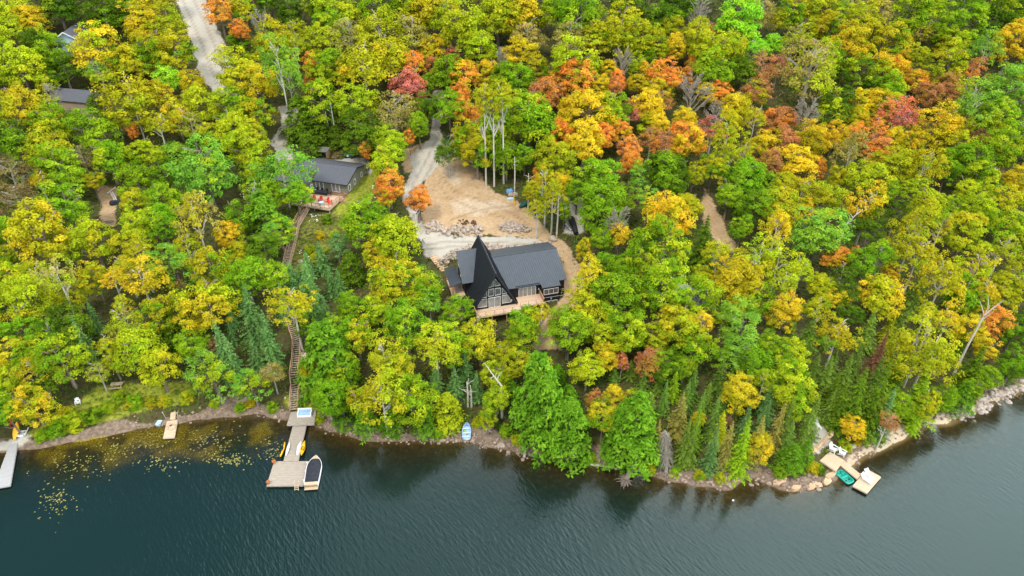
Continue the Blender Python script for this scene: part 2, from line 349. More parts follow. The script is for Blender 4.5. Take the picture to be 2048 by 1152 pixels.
# ------------------------------------------------------------------ materials for built things
M = dict(
 black=mat('black_siding', (.009, .010, .013), .55, .25, 4), roofm=mat('charcoal_metal_roof', (.066, .078, .090), .42, .10, 1.2, metal=.25),
 aroof=mat('black_roof_panels', (.016, .019, .024), .5, .2, 1.0), white=mat('white_paint', (.80, .80, .79), .5, .04, 5),
 glass=mat('window_glass', (.05, .055, .055), .08, .35, .7, spec=.8, c2=(.16, .16, .145)), glass2=mat('curtained_glass', (.17, .17, .155), .12, .2, .6, spec=.6, c2=(.30, .30, .275)), newwood=mat('new_deck_wood', (.56, .40, .27), .7, .14, 3, stretch=(1, 9, 1)),
 railwood=mat('rail_wood', (.42, .25, .15), .7, .2, 4), post=mat('cedar_post', (.42, .17, .06), .6, .2, 4),
 oldwood=mat('weathered_deck_wood', (.27, .23, .175), .85, .2, 2.2, stretch=(.6, 7, 1), c2=(.41, .36, .29)), greywood=mat('grey_deck_wood', (.27, .27, .26), .85, .2, 2.2, stretch=(7, .6, 1), c2=(.42, .42, .41)),
 tanwood=mat('tan_deck_wood', (.46, .34, .21), .8, .15, 2, stretch=(.6, 7, 1), c2=(.62, .50, .35)), stairwood=mat('stair_wood', (.28, .20, .14), .8, .25, 4, c2=(.46, .36, .26)),
 shingle=mat('grey_shingles', (.055, .060, .072), .9, .3, 9, c2=(.12, .125, .14)), olive=mat('olive_siding', (.215, .215, .165), .75, .1, 3, stretch=(1, 1, 6)),
 found=mat('rusty_foundation', (.24, .13, .07), .9, .25, 3), trim=mat('dark_trim', (.02, .02, .022), .5, .2, 4),
 red=mat('red_plastic', (.62, .045, .03), .45, .08, 3), darkcloth=mat('dark_cover', (.020, .023, .032), .75, .3, 3, bump=.3),
 yellow=mat('yellow_plastic', (.78, .42, .01), .4, .08, 3), teal=mat('teal_plastic', (.02, .40, .30), .4, .1, 3), tealin=mat('teal_plastic_inside', (.015, .28, .21), .45, .1, 3),
 boatwood=mat('varnished_teak', (.46, .32, .19), .5, .2, 3, stretch=(9, 1, 1), c2=(.60, .46, .30)), shedroof=mat('grey_felt_roof', (.13, .13, .115), .9, .25, 3), alu=mat('blue_painted_metal', (.33, .50, .66), .45, .12, 3), alu2=mat('pale_blue_inside', (.42, .58, .68), .55, .12, 3),
 stone=mat('stone', (.24, .20, .165), .9, .3, 2.2, c2=(.46, .40, .33), bump=.5), palestone=mat('pale_stone', (.20, .15, .11), .9, .3, 1.9, c2=(.47, .39, .31), bump=.6), tanstone=mat('tan_sandstone', (.42, .27, .15), .9, .3, 1.6, c2=(.60, .44, .27), bump=.5),
 bark=mat('grey_brown_bark', (.13, .10, .075), .9, .35, 6, stretch=(2, 2, .5), c2=(.26, .21, .17)), birch=mat('white_birch_bark', (.42, .38, .31), .8, .25, 5, c2=(.66, .62, .54)),
 deadwood=mat('grey_dead_wood', (.27, .24, .20), .9, .25, 6, c2=(.46, .43, .38)), twig=mat('grey_twigs', (.22, .20, .155), .9, .2, 5, c2=(.32, .29, .23)),
 shorestone=mat('shore_stone', (.15, .105, .075), .9, .3, 2.2, c2=(.36, .27, .20), bump=.5), green=mat('green_metal_tank', (.01, .09, .07), .4, .15, 3), orange=mat('terracotta', (.45, .17, .06), .8, .2, 4), blue=mat('blue_fabric', (.12, .30, .55), .7, .1, 3),
 grey=mat('grey_paint', (.42, .45, .47), .6, .1, 3), carpaint=mat('black_car_paint', (.015, .016, .018), .25, .1, 3), soil=mat('dark_soil', (.09, .05, .028), .95, .3, 4, bump=.6))
# ------------------------------------------------------------------ black A-frame house
Z0 = 9.5
pA = at(948.3, 622.5, Z0); pB = at(1038, 608, Z0)
hal = math.atan2(pB[1] - pA[1], pB[0] - pA[0])
H = tag(empty('house', (pA[0], pA[1], Z0), hal), 'black A-frame house with grey metal side roofs and a long pale deck', 'house')
hU = np.array([math.cos(hal), math.sin(hal)]); hV = np.array([-math.sin(hal), math.cos(hal)])
def on_wall(px, py, v=0.0):    # house coordinates of a sight line where it meets the wall plane y = v
    d = ray(px, py); o = np.array([0, 0, CAMH]); t = (v - (o[:2] - pA[:2]) @ hV) / (d[:2] @ hV); p = o + d * t
    return float((p[:2] - pA[:2]) @ hU), float(p[2] - Z0)
AX, AZ, HW = 3.95, 7.75, 4.2     # ridge position, ridge height, half width at deck level
sl = HW / AZ
ZL = -1.9
# walls (front gable, rear gable, side buildings)
wl = MB()
for v0, v1 in ((.25, .45), (12.3, 12.5)):
    q = [(AX - (AZ - .15 - z) * sl, z) for z in (-2.6, AZ - .15)] + [(AX + (AZ - .15 - z) * sl, z) for z in (-2.6,)]
    wl.slab([(x, v0, z) for x, z in (q[0], q[2], q[1])], v1 - v0, (0, -1, 0))
wl.box(5.5, 13.2, 2.2, 13.6, -2.6, 2.38); wl.box(13.0, 16.4, 1.0, 2.4, -2.6, 1.95); wl.box(13.2, 17.6, 2.0, 13.6, -2.62, 2.3)
wl.slab([(17.6, 2.0, 2.3), (17.6, 13.6, 2.5), (17.6, 9.6, 4.3)], .2, (1, 0, 0))
wl.box(-.4, 3.0, 6.0, 12.2, -2.4, 2.4); wl.slab([(-.4, 12.2, 2.4), (-.4, 6.0, 2.4), (-.4, 11.0, 5.9), (-.4, 12.2, 5.2)], .2, (-1, 0, 0))
wl.build('wall', M['black'], H)
ar = MB()
ar.slab([(AX, -.65, AZ), (AX, 13.1, AZ), (AX - (AZ - ZL) * sl, 12.9, ZL), (AX - (AZ - ZL) * sl, .0, ZL)], .22)
ar.slab([(AX + .003, 13.1, AZ), (AX + .003, -.65, AZ), (AX + AZ * sl, -.05, 0), (AX + AZ * sl, 12.9, 0)], .22)
for i in range(1, 33):          # standing seams down both slopes
    f = i / 33
    for s, zb in ((-1, ZL), (1, 0)):
        a = Vector((AX, -.65 + 13.75 * f, AZ)); b_ = Vector((AX + s * (AZ - zb) * sl, 12.9 * f, zb)); nrm = Vector((s * AZ, 0, HW)).normalized()
        ar.bar(a + nrm * .02, b_ + nrm * .02, .04, .045, nrm)
ar.tube([(AX, -.68, AZ + .02), (AX, 13.15, AZ + .02)], .07, 6)
ar.build('roof', M['aroof'], H)['label'] = 'steep black A-frame roof'
def ribbed(quads, ribs, th=.12, w_=.05):
    m_ = MB()
    for q in quads: m_.slab(q, th)
    for (a, b_, c_, d_), n_ in ribs:      # ribs between edge a-b and edge d-c
        a, b_, c_, d_ = map(Vector, (a, b_, c_, d_)); nr = (b_ - a).cross(d_ - a).normalized()
        if nr.z < 0: nr = -nr
        for i in range(n_ + 1):
            f = i / n_; m_.bar(a.lerp(b_, f) + nr * .02, d_.lerp(c_, f) + nr * .02, w_, .06, nr)
    return m_
def au(z): return AX - (AZ - z) * sl
d1 = [(-.9, 5.4, 2.5), (au(2.5), 5.4, 2.5), (au(6.2), 11.0, 6.2), (-.8, 11.0, 6.2)]
d2 = [(-.8, 11.0, 6.2), (au(6.2), 11.0, 6.2), (au(4.9), 13.0, 4.9), (-.85, 13.0, 4.9)]
m_ = ribbed([d1, d2], [])
nr = Vector((0, -3.7, 5.6)).normalized()
for i in range(12):
    u0 = -.86 + i * .36
    zt = 6.2; zb = 2.5
    if u0 > au(2.5): zb = AZ - (AX - u0) / sl
    if zb > 6.0: break
    pt = lambda z: Vector((u0, 5.4 + (z - 2.5) / 3.7 * 5.6, z)) + nr * .02
    m_.bar(pt(zb), pt(zt), .05, .06, nr)
m_.build('roof', M['roofm'], H)['label'] = 'grey ribbed dormer roof'
sz = (4.6 - 2.4) / 7.9
w1 = [(AX + (AZ - 2.4) * sl - .1, 1.7, 2.4), (13.0, 1.7, 2.4), (13.0, .75, 2.4 - .95 * sz), (16.5, .75, 2.4 - .95 * sz), (16.5, 1.9, 2.4 + .2 * sz), (18.0, 1.9, 2.4 + .2 * sz), (18.5, 9.6, 4.6), (AX + (AZ - 4.6) * sl - .1, 9.6, 4.6)]
w2 = [(AX + (AZ - 4.6) * sl - .1, 9.6, 4.6), (18.5, 9.6, 4.6), (18.3, 14.2, 3.3), (AX + (AZ - 3.3) * sl - .1, 14.2, 3.3)]
m_ = MB().slab(w1, .14, (0, -sz, 1)).slab(w2, .14)
nr = Vector((0, -sz, 1)).normalized()
for i in range(32):
    u0 = 5.4 + i * .42
    if u0 > 18.3: break
    vb = 1.7 if u0 < 13 else (.75 if u0 < 16.5 else 1.9)
    vt = 9.6
    ulim = AX + (AZ - 2.4) * sl
    if u0 < ulim: vb = 1.7 + (AZ - (u0 - AX) / sl - 2.4) / sz
    if vb > 9: continue
    m_.bar(Vector((u0, vb, 2.4 + (vb - 1.7) * sz)) + nr * .02, Vector((u0, vt, 4.6)) + nr * .02, .08, .08, nr)
m_.bar((8.2, 1.9, 2.62), (12.8, 1.9, 2.62), .08, .16); m_.tube([(5.6, 9.6, 4.66), (18.5, 9.6, 4.66)], .08, 6)
m_.build('roof', M['roofm'], H)['label'] = 'long grey ribbed roof over the side wing'
# covered porch on the left end
p_ = [(-3.1, 5.8, 1.9), (-1.0, 5.8, 2.6), (-1.0, 11.7, 2.6), (-3.1, 11.7, 1.9)]
nr = Vector((-.7, 0, 2.1)).normalized(); m_ = MB().slab(p_, .12)
for i in range(17): m_.bar(Vector((-3.1, 5.85 + i * .363, 1.9)) + nr * .02, Vector((-1.0, 5.85 + i * .363, 2.6)) + nr * .02, .045, .05, nr)
m_.build('porch_roof', M['roofm'], H)
MB().box(-2.85, -.4, 5.6, 11.8, -.45, -.22).box(-2.85, -1.0, 5.5, 5.6, -.75, -.3).build('porch_deck', M['newwood'], H)
for yy in (5.8, 8.7, 11.5): MB().box(-2.75, -2.5, yy, yy + .22, -.22, 2.0).box(-2.85, -2.4, yy - .06, yy + .28, -.22, .05).build('post', M['post'], H)
MB().box(-2.7, -2.55, 5.6, 5.75, -2.6, -.45).box(-1.2, -1.05, 5.6, 5.75, -2.6, -.45).box(-2.7, -.5, 6.4, 11.6, -2.6, -.5).build('porch_base', M['trim'], H)
def window(parent, pts, nrm, fw=.11, name='window', mull=0, glass=None):
    """pts: outline on the wall (3-D, local); frame bars along it plus a pane set back behind them"""
    P = [Vector(p) for p in pts]; n_ = Vector(nrm); c_ = sum(P, Vector()) / len(P)
    f_ = MB()
    for i in range(len(P)): f_.bar(P[i] + n_ * .04, P[(i + 1) % len(P)] + n_ * .04, fw, .07, n_)
    for j in range(1, mull + 1):     # vertical mullions for 4-corner windows given as bl, br, tr, tl
        t_ = j / (mull + 1); f_.bar(P[0].lerp(P[1], t_) + n_ * .045, P[3].lerp(P[2], t_) + n_ * .045, fw * .8, .06, n_)
    fo = f_.build(name, M['white'], parent)
    MB().slab([p + n_ * .02 for p in P], .03, n_).build('pane', glass or M['glass'], fo)
    return fo
def zc(x, y): return 860 + x / 4.8, 440 + y / 4.8
def wpts(L, v): return [(*(lambda q: (q[0], v, q[1]))(on_wall(*zc(x, y), v)),) for x, y in L]
FV = .22
for L in ([(560,648),(608,634),(606,566)], [(622,634),(676,624),(622,562)], [(560,734),(611,724),(611,658),(560,666)], [(624,722),(675,714),(675,650),(624,657)],
          [(503,748),(545,739),(545,674)], [(692,711),(736,702),(692,651)], [(459,841),(547,829),(547,755),(497,765),(463,815)], [(691,799),(779,784),(777,770),(743,716),(691,725)]):
    window(H, wpts(L, FV), (0, -1, 0), .036, glass=M['glass2'] if L[0][1] > 780 else None)
window(H, wpts([(565,842),(675,824),(675,731),(563,752)], FV), (0, -1, 0), .06, 'sliding_door', 1, M['glass2'])
window(H, wpts([(852,748),(1014,720),(1014,632),(852,658)], 2.17), (0, -1, 0), .08, 'sliding_door', 3, M['glass2'])
window(H, [(13.35, .97, .45), (16.1, .97, .45), (16.1, .97, 1.6), (13.35, .97, 1.6)], (0, -1, 0), .08, 'window', 2)
window(H, [(13.55, .97, -2.25), (16.0, .97, -2.25), (16.0, .97, -1.15), (13.55, .97, -1.15)], (0, -1, 0), .08, 'window', 2)
window(H, [(-.43, 9.2, 2.9), (-.43, 7.9, 2.9), (-.43, 9.0, 3.7), (-.43, 9.2, 3.7)], (-1, 0, 0), .1)
window(H, [(-.43, 11.4, 2.9), (-.43, 10.0, 2.9), (-.43, 10.0, 4.6), (-.43, 11.4, 4.6)], (-1, 0, 0), .1)
window(H, [(-.43, 9.6, .0), (-.43, 8.4, .0), (-.43, 8.4, 1.7), (-.43, 9.6, 1.7)], (-1, 0, 0), .12)
MB().box(13.0, 17.6, .955, .995, -.35, -.27).box(16.45, 17.62, 1.94, 1.995, .35, .43).build('trim', M['grey'], H)
for u_, v_, z_ in ((6.9, .2, .9), (12.6, 2.15, 1.0), (17.0, 1.95, -.6), (14.7, .95, -.75)): MB().box(u_, u_ + .16, v_ - .2, v_, z_, z_ + .3).build('wall_lamp', M['grey'], H)
# deck: planks, posts, rails
dk = MB()
for i in range(16): dk.box(.0, 8.35, -1.8 + i * .14, -1.67 + i * .14, -.16, -.02)
for i in range(22): dk.box(8.36, 12.85, -.75 + i * .132, -.625 + i * .132, -.16, -.021)
dk.box(0, 8.35, -1.88, -1.8, -.35, .0); dk.box(8.36, 12.9, -.83, -.75, -.35, .0); dk.box(12.85, 12.92, -.75, 2.2, -.35, -.01)
dko = dk.build('deck', M['newwood'], H)
for a, b_ in (((.05, -1.8), (.05, .3)), ((12.85, -.8), (12.85, 2.1))):
    rl = MB(); rl.bar((a[0], a[1], .95), (b_[0], b_[1], .95), .14, .05)
    for i in range(17):
        y = a[1] + (b_[1] - a[1]) * i / 16; rl.box(a[0] - .02, a[0] + .02, y - .05, y + .05, -.1, .93)
    rl.build('railing', M['railwood'], H)
for a, b_, y in ((.05, 8.3, -1.84), (8.4, 12.85, -.79)):
    rf = MB(); rf.bar((a, y, .95), (b_, y, .95), .07, .04)
    n_ = int((b_ - a) / 1.4)
    for i in range(n_ + 1): x = a + (b_ - a) * i / n_; rf.box(x - .035, x + .035, y - .035, y + .035, -.3, .93)
    if a < 1: rf.bar((8.33, -1.84, .95), (8.33, -.8, .95), .07, .04)
    rf.build('railing', M['railwood'], H)['label'] = 'front deck railing of thin posts'
for x in (.2, 2.9, 5.6, 8.2): MB().box(x - .09, x + .09, -1.75, -1.57, -4.2, -.17).build('deck_post', M['railwood'], H)
for x in (10.4, 12.7): MB().box(x - .09, x + .09, -.72, -.54, -4.2, -.17).build('deck_post', M['railwood'], H)

# ------------------------------------------------------------------ olive cottage
zd = 12.0
def zl(x, y): return 510 + x / 6.064, 260 + y / 6.064
c0 = at(*zl(690, 605), zd + 2.5); c1 = at(*zl(1110, 665), zd + 2.5)
ca = math.atan2(c1[1] - c0[1], c1[0] - c0[0])
K = tag(empty('cottage', (c0[0], c0[1], zd), ca), 'olive cottage with a dark shingle roof and a wooden deck of red chairs', 'cottage')
def kloc(u, v, z=0.0): return (c0[0] + u * math.cos(ca) - v * math.sin(ca), c0[1] + u * math.sin(ca) + v * math.cos(ca), zd + z)
MB().box(-.1, 8.25, .6, 10.2, 0, 2.45).box(-9, -.1, -1.1, 10.2, 0, 1.95).slab([(8.25, .6, 2.45), (8.25, 10.2, 2.45), (8.25, 5.3, 4.25)], .15, (1, 0, 0)) \
  .slab([(-.1, -1.1, 1.95), (-.1, .62, 1.95), (-.1, .62, 2.75)], .15, (1, 0, 0)).build('wall', M['olive'], K)
MB().box(-9, 8.2, -1.05, .65, -2.2, -.003).box(-8.95, 8.2, .65, 10.1, -2.2, -.003).build('foundation', M['found'], K)
r_ = MB(); rs = 1.95 / 5.3
r_.slab([(-.3, -.05, 2.45), (8.85, -.05, 2.45), (8.85, 5.3, 4.4), (-.3, 5.3, 4.4)], .16)
r_.slab([(-4.4, 5.3, 4.4), (8.85, 5.3, 4.4), (8.5, 10.8, 2.6), (-4.4, 10.8, 2.6)], .16)
r_.slab([(-4.4, 2.5, 3.42), (-.3, 2.5, 3.42), (-.3, 5.3, 4.4), (-4.4, 5.3, 4.4)], .16)
r_.slab([(-9.4, -1.6, 2.05), (.0, -1.6, 2.05), (.0, 2.6, 3.6), (-9.4, 2.6, 3.6)], .16); r_.slab([(-9.4, 2.6, 3.6), (-4.4, 2.6, 3.6), (-4.4, 10.8, 2.2), (-9.4, 10.8, 2.2)], .16)
r_.bar((-4.4, 5.3, 4.44), (8.9, 5.3, 4.44), .25, .06)
r_.build('roof', M['shingle'], K)
t_ = MB()
t_.bar((8.87, -.08, 2.38), (8.87, 5.3, 4.33), .06, .22); t_.bar((8.87, 5.3, 4.33), (8.55, 10.8, 2.53), .06, .22); t_.bar((-.3, -.1, 2.36), (8.85, -.1, 2.36), .1, .14); t_.bar((.02, -1.62, 1.98), (.02, 2.6, 3.5), .06, .2)
t_.bar((-.2, .5, 0), (-.2, .5, 2.3), .09, .09); t_.bar((8.3, 10.1, -.6), (8.3, 10.1, 2.4), .1, .1); t_.build('gutter', M['trim'], K)
for u0, u1 in ((.45, 2.35), (4.5, 6.4)): window(K, [(u0, .58, .08), (u1, .58, .08), (u1, .58, 2.05), (u0, .58, 2.05)], (0, -1, 0), .13, 'sliding_door', 1, M['glass2'])
for v0, v1, z0_, z1_ in ((1.2, 2.1, .3, 1.7), (3.9, 4.7, .6, 1.8), (7.4, 8.0, .9, 2.0)): window(K, [(8.27, v0, z0_), (8.27, v1, z0_), (8.27, v1, z1_), (8.27, v0, z1_)], (1, 0, 0), .14)
window(K, [(-.08, -.8, .7), (-.08, -.05, .7), (-.08, -.05, 1.5), (-.08, -.8, 1.5)], (1, 0, 0), .12)
dk = MB()
for i in range(55): dk.box(-1.4, 7.9, -7.2 + i * .14, -7.07 + i * .14, -.14, -.02) if i < 44 else dk.box(.02, 7.9, -7.2 + i * .14, -7.07 + i * .14, -.14, -.02)
dk.box(-1.4, 7.95, -7.28, -7.2, -.38, 0); dk.box(7.9, 7.97, -7.2, .5, -.38, -.003)
dk.build('deck', M['newwood'], K)
rl = MB()
def rail(m_, a, b_, h=.95, step=.32, z=0.0):
    a = Vector((*a, z)); b_ = Vector((*b_, z)); L_ = (b_ - a).length; n_ = max(1, int(L_ / step))
    m_.bar(a + Vector((0, 0, h)), b_ + Vector((0, 0, h)), .1, .06); m_.bar(a + Vector((0, 0, .12)), b_ + Vector((0, 0, .12)), .05, .06)
    for i in range(n_ + 1):
        p = a.lerp(b_, i / n_); k_ = .09 if i % 5 == 0 else .035
        m_.box(p.x - k_ / 2, p.x + k_ / 2, p.y - k_ / 2, p.y + k_ / 2, z - .1, z + h - .02)
rail(rl, (7.85, -7.15), (7.85, -1.7)); rl.build('railing', M['railwood'], K)
for a, b_ in ((-1.35, 2.6), (3.6, 7.85)): rl = MB(); rail(rl, (a, -7.15), (b_, -7.15), step=.9); rl.build('railing', M['trim'], K)
for u_ in (.2, 4.0, 7.7):
    for v_ in (-6.9, -3.5): MB().box(u_ - .08, u_ + .08, v_ - .08, v_ + .08, -2.6, -.15).build('deck_post', M['grey'], K)
st = MB()
for i in range(6): st.box(8.0 + i * .42, 8.4 + i * .42, -2.6, -.5, -.32 - i * .26, -.25 - i * .26)
for y in (-2.65, -.45):
    st.bar((7.9, y, -.3), (10.6, y, -1.95), .08, .25); st.bar((7.9, y, .75), (10.6, y, -.9), .08, .08)
    for i in range(4): x = 8.0 + i * .8; zz = -.3 - (x - 7.9) * .61; st.box(x - .04, x + .04, y - .04, y + .04, zz, zz + 1.0)
st.build('steps', M['railwood'], K)
def adirondack(m_, s=1.0):
    b_ = MB()
    b_.hexa([(-.28,-.35,.36),(.28,-.35,.36),(.26,.25,.24),(-.26,.25,.24),(-.28,-.35,.40),(.28,-.35,.40),(.26,.25,.28),(-.26,.25,.28)])
    for i in range(5):
        x = -.24 + i * .12; h = 1.0 - abs(i - 2) * .05
        b_.hexa([(x-.05,.2,.25),(x+.05,.2,.25),(x+.05,.24,.25),(x-.05,.24,.25),(x*1.15-.055,.55,h),(x*1.15+.055,.55,h),(x*1.15+.055,.59,h),(x*1.15-.055,.59,h)])
    for x in (-.36, .36):
        b_.box(x-.07,x+.07,-.42,.38,.56,.59); b_.box(x-.03,x+.03,-.38,-.28,0,.56); b_.hexa([(x-.025,.5,0),(x+.025,.5,0),(x+.025,.62,0),(x-.025,.62,0),(x-.025,-.3,.3),(x+.025,-.3,.3),(x+.025,-.3,.42),(x-.025,-.3,.42)])
        b_.box(x-.03,x+.03,.28,.36,.1,.56)
    return b_
am = adirondack(None).mesh('adirondack_chair', M['red'])
for (u_, v_, rz), lb in zip(((2.5, -4.3, .1), (4.2, -4.3, .0), (5.9, -4.4, -.25), (6.9, -5.0, -.9)),
        ('red slatted armchair nearest the long stairs on the cottage deck', 'red slatted armchair second from the leafy birch side of the deck', 'red slatted armchair beside another near the deck corner, facing the lake', 'red slatted armchair turned inward at the deck corner railing')):
    o = bpy.data.objects.new('adirondack_chair', am); col.objects.link(o); o.location = kloc(u_, v_); o.rotation_euler = (0, 0, ca + rz); tag(o, lb, 'chair', 'red chairs on the cottage deck')
T = tag(empty('dining_table', kloc(2.4, -1.4), ca), 'long black covered dining table on the cottage deck', 'table')
MB().box(-2.0, 2.0, -.5, .5, .70, .76).box(-2.02, 2.02, -.52, -.48, .35, .74).box(-2.02, -1.98, -.5, .5, .35, .74).box(1.98, 2.02, -.5, .5, .35, .74).build('tabletop', M['darkcloth'], T)
for x in (-1.8, 1.8):
    for y in (-.4, .4): MB().box(x-.04, x+.04, y-.04, y+.04, 0, .7).build('leg', M['trim'], T)
def simple_chair(): return MB().box(-.24,.24,-.24,.24,.42,.47).box(-.24,.24,.2,.25,.47,.95).box(-.24,-.2,-.24,-.2,0,.42).box(.2,.24,-.24,-.2,0,.42).box(-.24,-.2,.2,.24,0,.42).box(.2,.24,.2,.24,0,.42).box(-.25,-.2,-.24,.22,.62,.66).box(.2,.25,-.24,.22,.62,.66)
dcm = simple_chair().mesh('patio_chair', M['trim'])
for (u_, v_, rz), lb in zip(((1.2, -.45, 0), (2.4, -.45, 0), (3.7, -.45, 0), (5.0, -1.4, -1.57)), ('dark patio chair behind the table by the first sliding door', 'dark patio chair behind the middle of the black table', 'dark patio chair behind the table by the second sliding door', 'dark patio chair at the head of the long black table')):
    o = bpy.data.objects.new('patio_chair', dcm); col.objects.link(o); o.location = kloc(u_, v_); o.rotation_euler = (0, 0, ca + rz); tag(o, lb, 'chair', 'dark chairs round the deck table')
T = tag(MB().lathe([(.02, 0), (.34, 0), (.3, .1), (.12, .2), (.12, .45), (.5, .5), (.52, .56), (.02, .57)], 16).build('side_table', mat('pale_blue_top', (.55, .72, .78), .4), None), 'round pale blue fire table in front of the red chairs', 'table')
T.location = kloc(5.2, -5.7)
# ------------------------------------------------------------------ docks, stairs, boats
def plank_deck(name, cor, z, n, m, label, cat, along=False, th=.18, legs=True, group=None):
    """cor: pixels of near-left, near-right, far-right, far-left corners at height z; planks run left-right (or near-far)"""
    P = [Vector(at(*c_, z)) for c_ in cor]
    if along: P = [P[1], P[2], P[3], P[0]]
    o = tag(empty(name, tuple(sum(P, Vector()) / 4)), label, cat, group); org = o.location
    pl = MB()
    for i in range(n):
        a, b_ = i / n, (i + .93) / n; j = random.uniform(-.012, .012)
        q = [P[0].lerp(P[3], a), P[1].lerp(P[2], a), P[1].lerp(P[2], b_), P[0].lerp(P[3], b_)]
        pl.slab([v - org + Vector((0, 0, j)) for v in q], .04)
    pl.build('planks', m, o)
    fr = MB()
    for i in range(4):
        a = P[i] - org; b_ = P[(i + 1) % 4] - org
        fr.bar(a - Vector((0, 0, .06 + th / 2)), b_ - Vector((0, 0, .06 + th / 2)), .07, th)
    fr.build('frame', m, o)
    if legs:
        for i in range(4):
            p = P[i].lerp((P[0] + P[2]) / 2, .08); g_ = hz(p.x, p.y); q = p - org
            MB().tube([(q.x, q.y, -.1), (q.x, q.y, max(g_ - .15, -2.5) - org.z)], .09, 6).build('post', M['trim'], o)
    return o, P
plank_deck('dock', [(573.5,850),(628,848.5),(633,819),(582,824)], 1.0, 17, M['oldwood'], 'weathered shore platform at the foot of the long stairs', 'dock')
plank_deck('dock', [(567,922),(596.5,921.5),(613,848.7),(586,850.6)], .62, 44, M['oldwood'], 'long weathered gangway between the shore platform and the swim dock', 'dock')
plank_deck('dock', [(533,971.5),(606,971),(617,922),(548.5,922.4)], .48, 24, M['oldwood'], 'wide weathered swim dock with two terracotta pots beside the covered motorboat', 'dock', legs=True)
plank_deck('dock', [(-14,977),(20,971),(37,875),(24,875)], .5, 60, M['greywood'], 'narrow grey dock at the left edge with a yellow kayak at its head', 'dock')
plank_deck('dock', [(326,876),(348.5,874.5),(355,839),(334,842)], .42, 17, M['tanwood'], 'small tan plank dock with a coil of rope on it', 'dock')
plank_deck('footbridge', [(340,838),(350,837),(353,810),(343,811)], .75, 16, M['tanwood'], 'narrow tan gangplank from the weedy bank to the small rope dock', 'gangplank')
plank_deck('dock', [(1640,921),(1671.5,942),(1687.8,920),(1659.7,902.8)], 1.1, 15, M['tanwood'], 'tan shore platform carrying white armchairs by the stony beach', 'dock', along=True)
plank_deck('dock', [(1678.5,928),(1714.4,957.5),(1722,949),(1687,920)], .7, 7, M['tanwood'], 'slim pale gangway beside the teal pedal boat', 'dock', legs=False)
plank_deck('dock', [(1705.8,971.6),(1734,986.4),(1762,953.6),(1734,938)], .5, 16, M['tanwood'], 'square floating dock carrying two white loungers', 'dock', along=True)
# long stairs, flight by flight, one thing
SP = [(613,416),(592,452),(586,482),(576,520),(568,575),(576,630),(594,684),(593,718),(588,752),(591,776),(588,822)]
SW = [place(x, y, .55)[0] for x, y in SP]
for i in range(len(SW) - 2, -1, -1): SW[i][2] = max(SW[i][2], SW[i + 1][2] + .05)
SW[-1][2] = 1.05
S0 = Vector(SW[-1]); ST = tag(empty('staircase', tuple(S0)), 'long brown wooden stairway from the cottage down to the lake', 'stairs')
tread, strg, lrail, rrail = MB(), MB(), MB(), MB()
for i in range(len(SW) - 1):
    a, b_ = Vector(SW[i]) - S0, Vector(SW[i + 1]) - S0; h_ = Vector((b_.x - a.x, b_.y - a.y, 0)); L_ = h_.length; h_.normalize(); sdv = Vector((-h_.y, h_.x, 0)) * .62
    n_ = max(3, int(L_ / .42))
    for k_ in range(n_):
        p = a.lerp(b_, (k_ + .5) / n_); tread.bar(p - sdv, p + sdv, .26, .05)
    for s_, rm in ((1, lrail), (-1, rrail)):
        q = sdv * (s_ * 1.06); strg.bar(a + q - Vector((0, 0, .12)), b_ + q - Vector((0, 0, .12)), .06, .24)
        rm.bar(a + q + Vector((0, 0, .95)), b_ + q + Vector((0, 0, .95)), .10, .06); rm.bar(a + q + Vector((0, 0, .5)), b_ + q + Vector((0, 0, .5)), .04, .08)
        m_ = max(1, int(L_ / 1.5))
        for k_ in range(m_ + 1):
            p = a.lerp(b_, k_ / m_) + q; rm.box(p.x - .05, p.x + .05, p.y - .05, p.y + .05, p.z - .9, p.z + .95)
tread.build('treads', M['stairwood'], ST); strg.build('stringer', M['stairwood'], ST); lrail.build('railing', M['railwood'], ST); rrail.build('railing', M['railwood'], ST)
plank_deck('dock', [(601,722),(619,724),(618,706),(601,704)], place(609, 713, .7)[0][2], 12, M['tanwood'], 'small pale landing beside the lower long stairs among trees', 'platform')
# timber garden steps left of the black house
GS_ = MB()
g0 = place(868, 512, .1)[0]; g1 = place(892, 540, .1)[0]; o_ = Vector(g0); gdir = Vector((g1[0] - g0[0], g1[1] - g0[1], g1[2] - g0[2])); gsd = Vector((-gdir.y, gdir.x, 0)).normalized() * 1.0
for i in range(9):
    p = gdir * (i / 8); GS_.bar(p - gsd, p + gsd, .18, .22)
    if i < 8: GS_.slab([p - gsd, p + gdir / 8 - gsd, p + gdir / 8 + gsd, p + gsd], .12, (0, 0, 1))
gs = GS_.build('garden_steps', M['tanstone']); gs.location = o_; tag(gs, 'timber edged gravel steps leading down to the porch of the black house', 'steps')
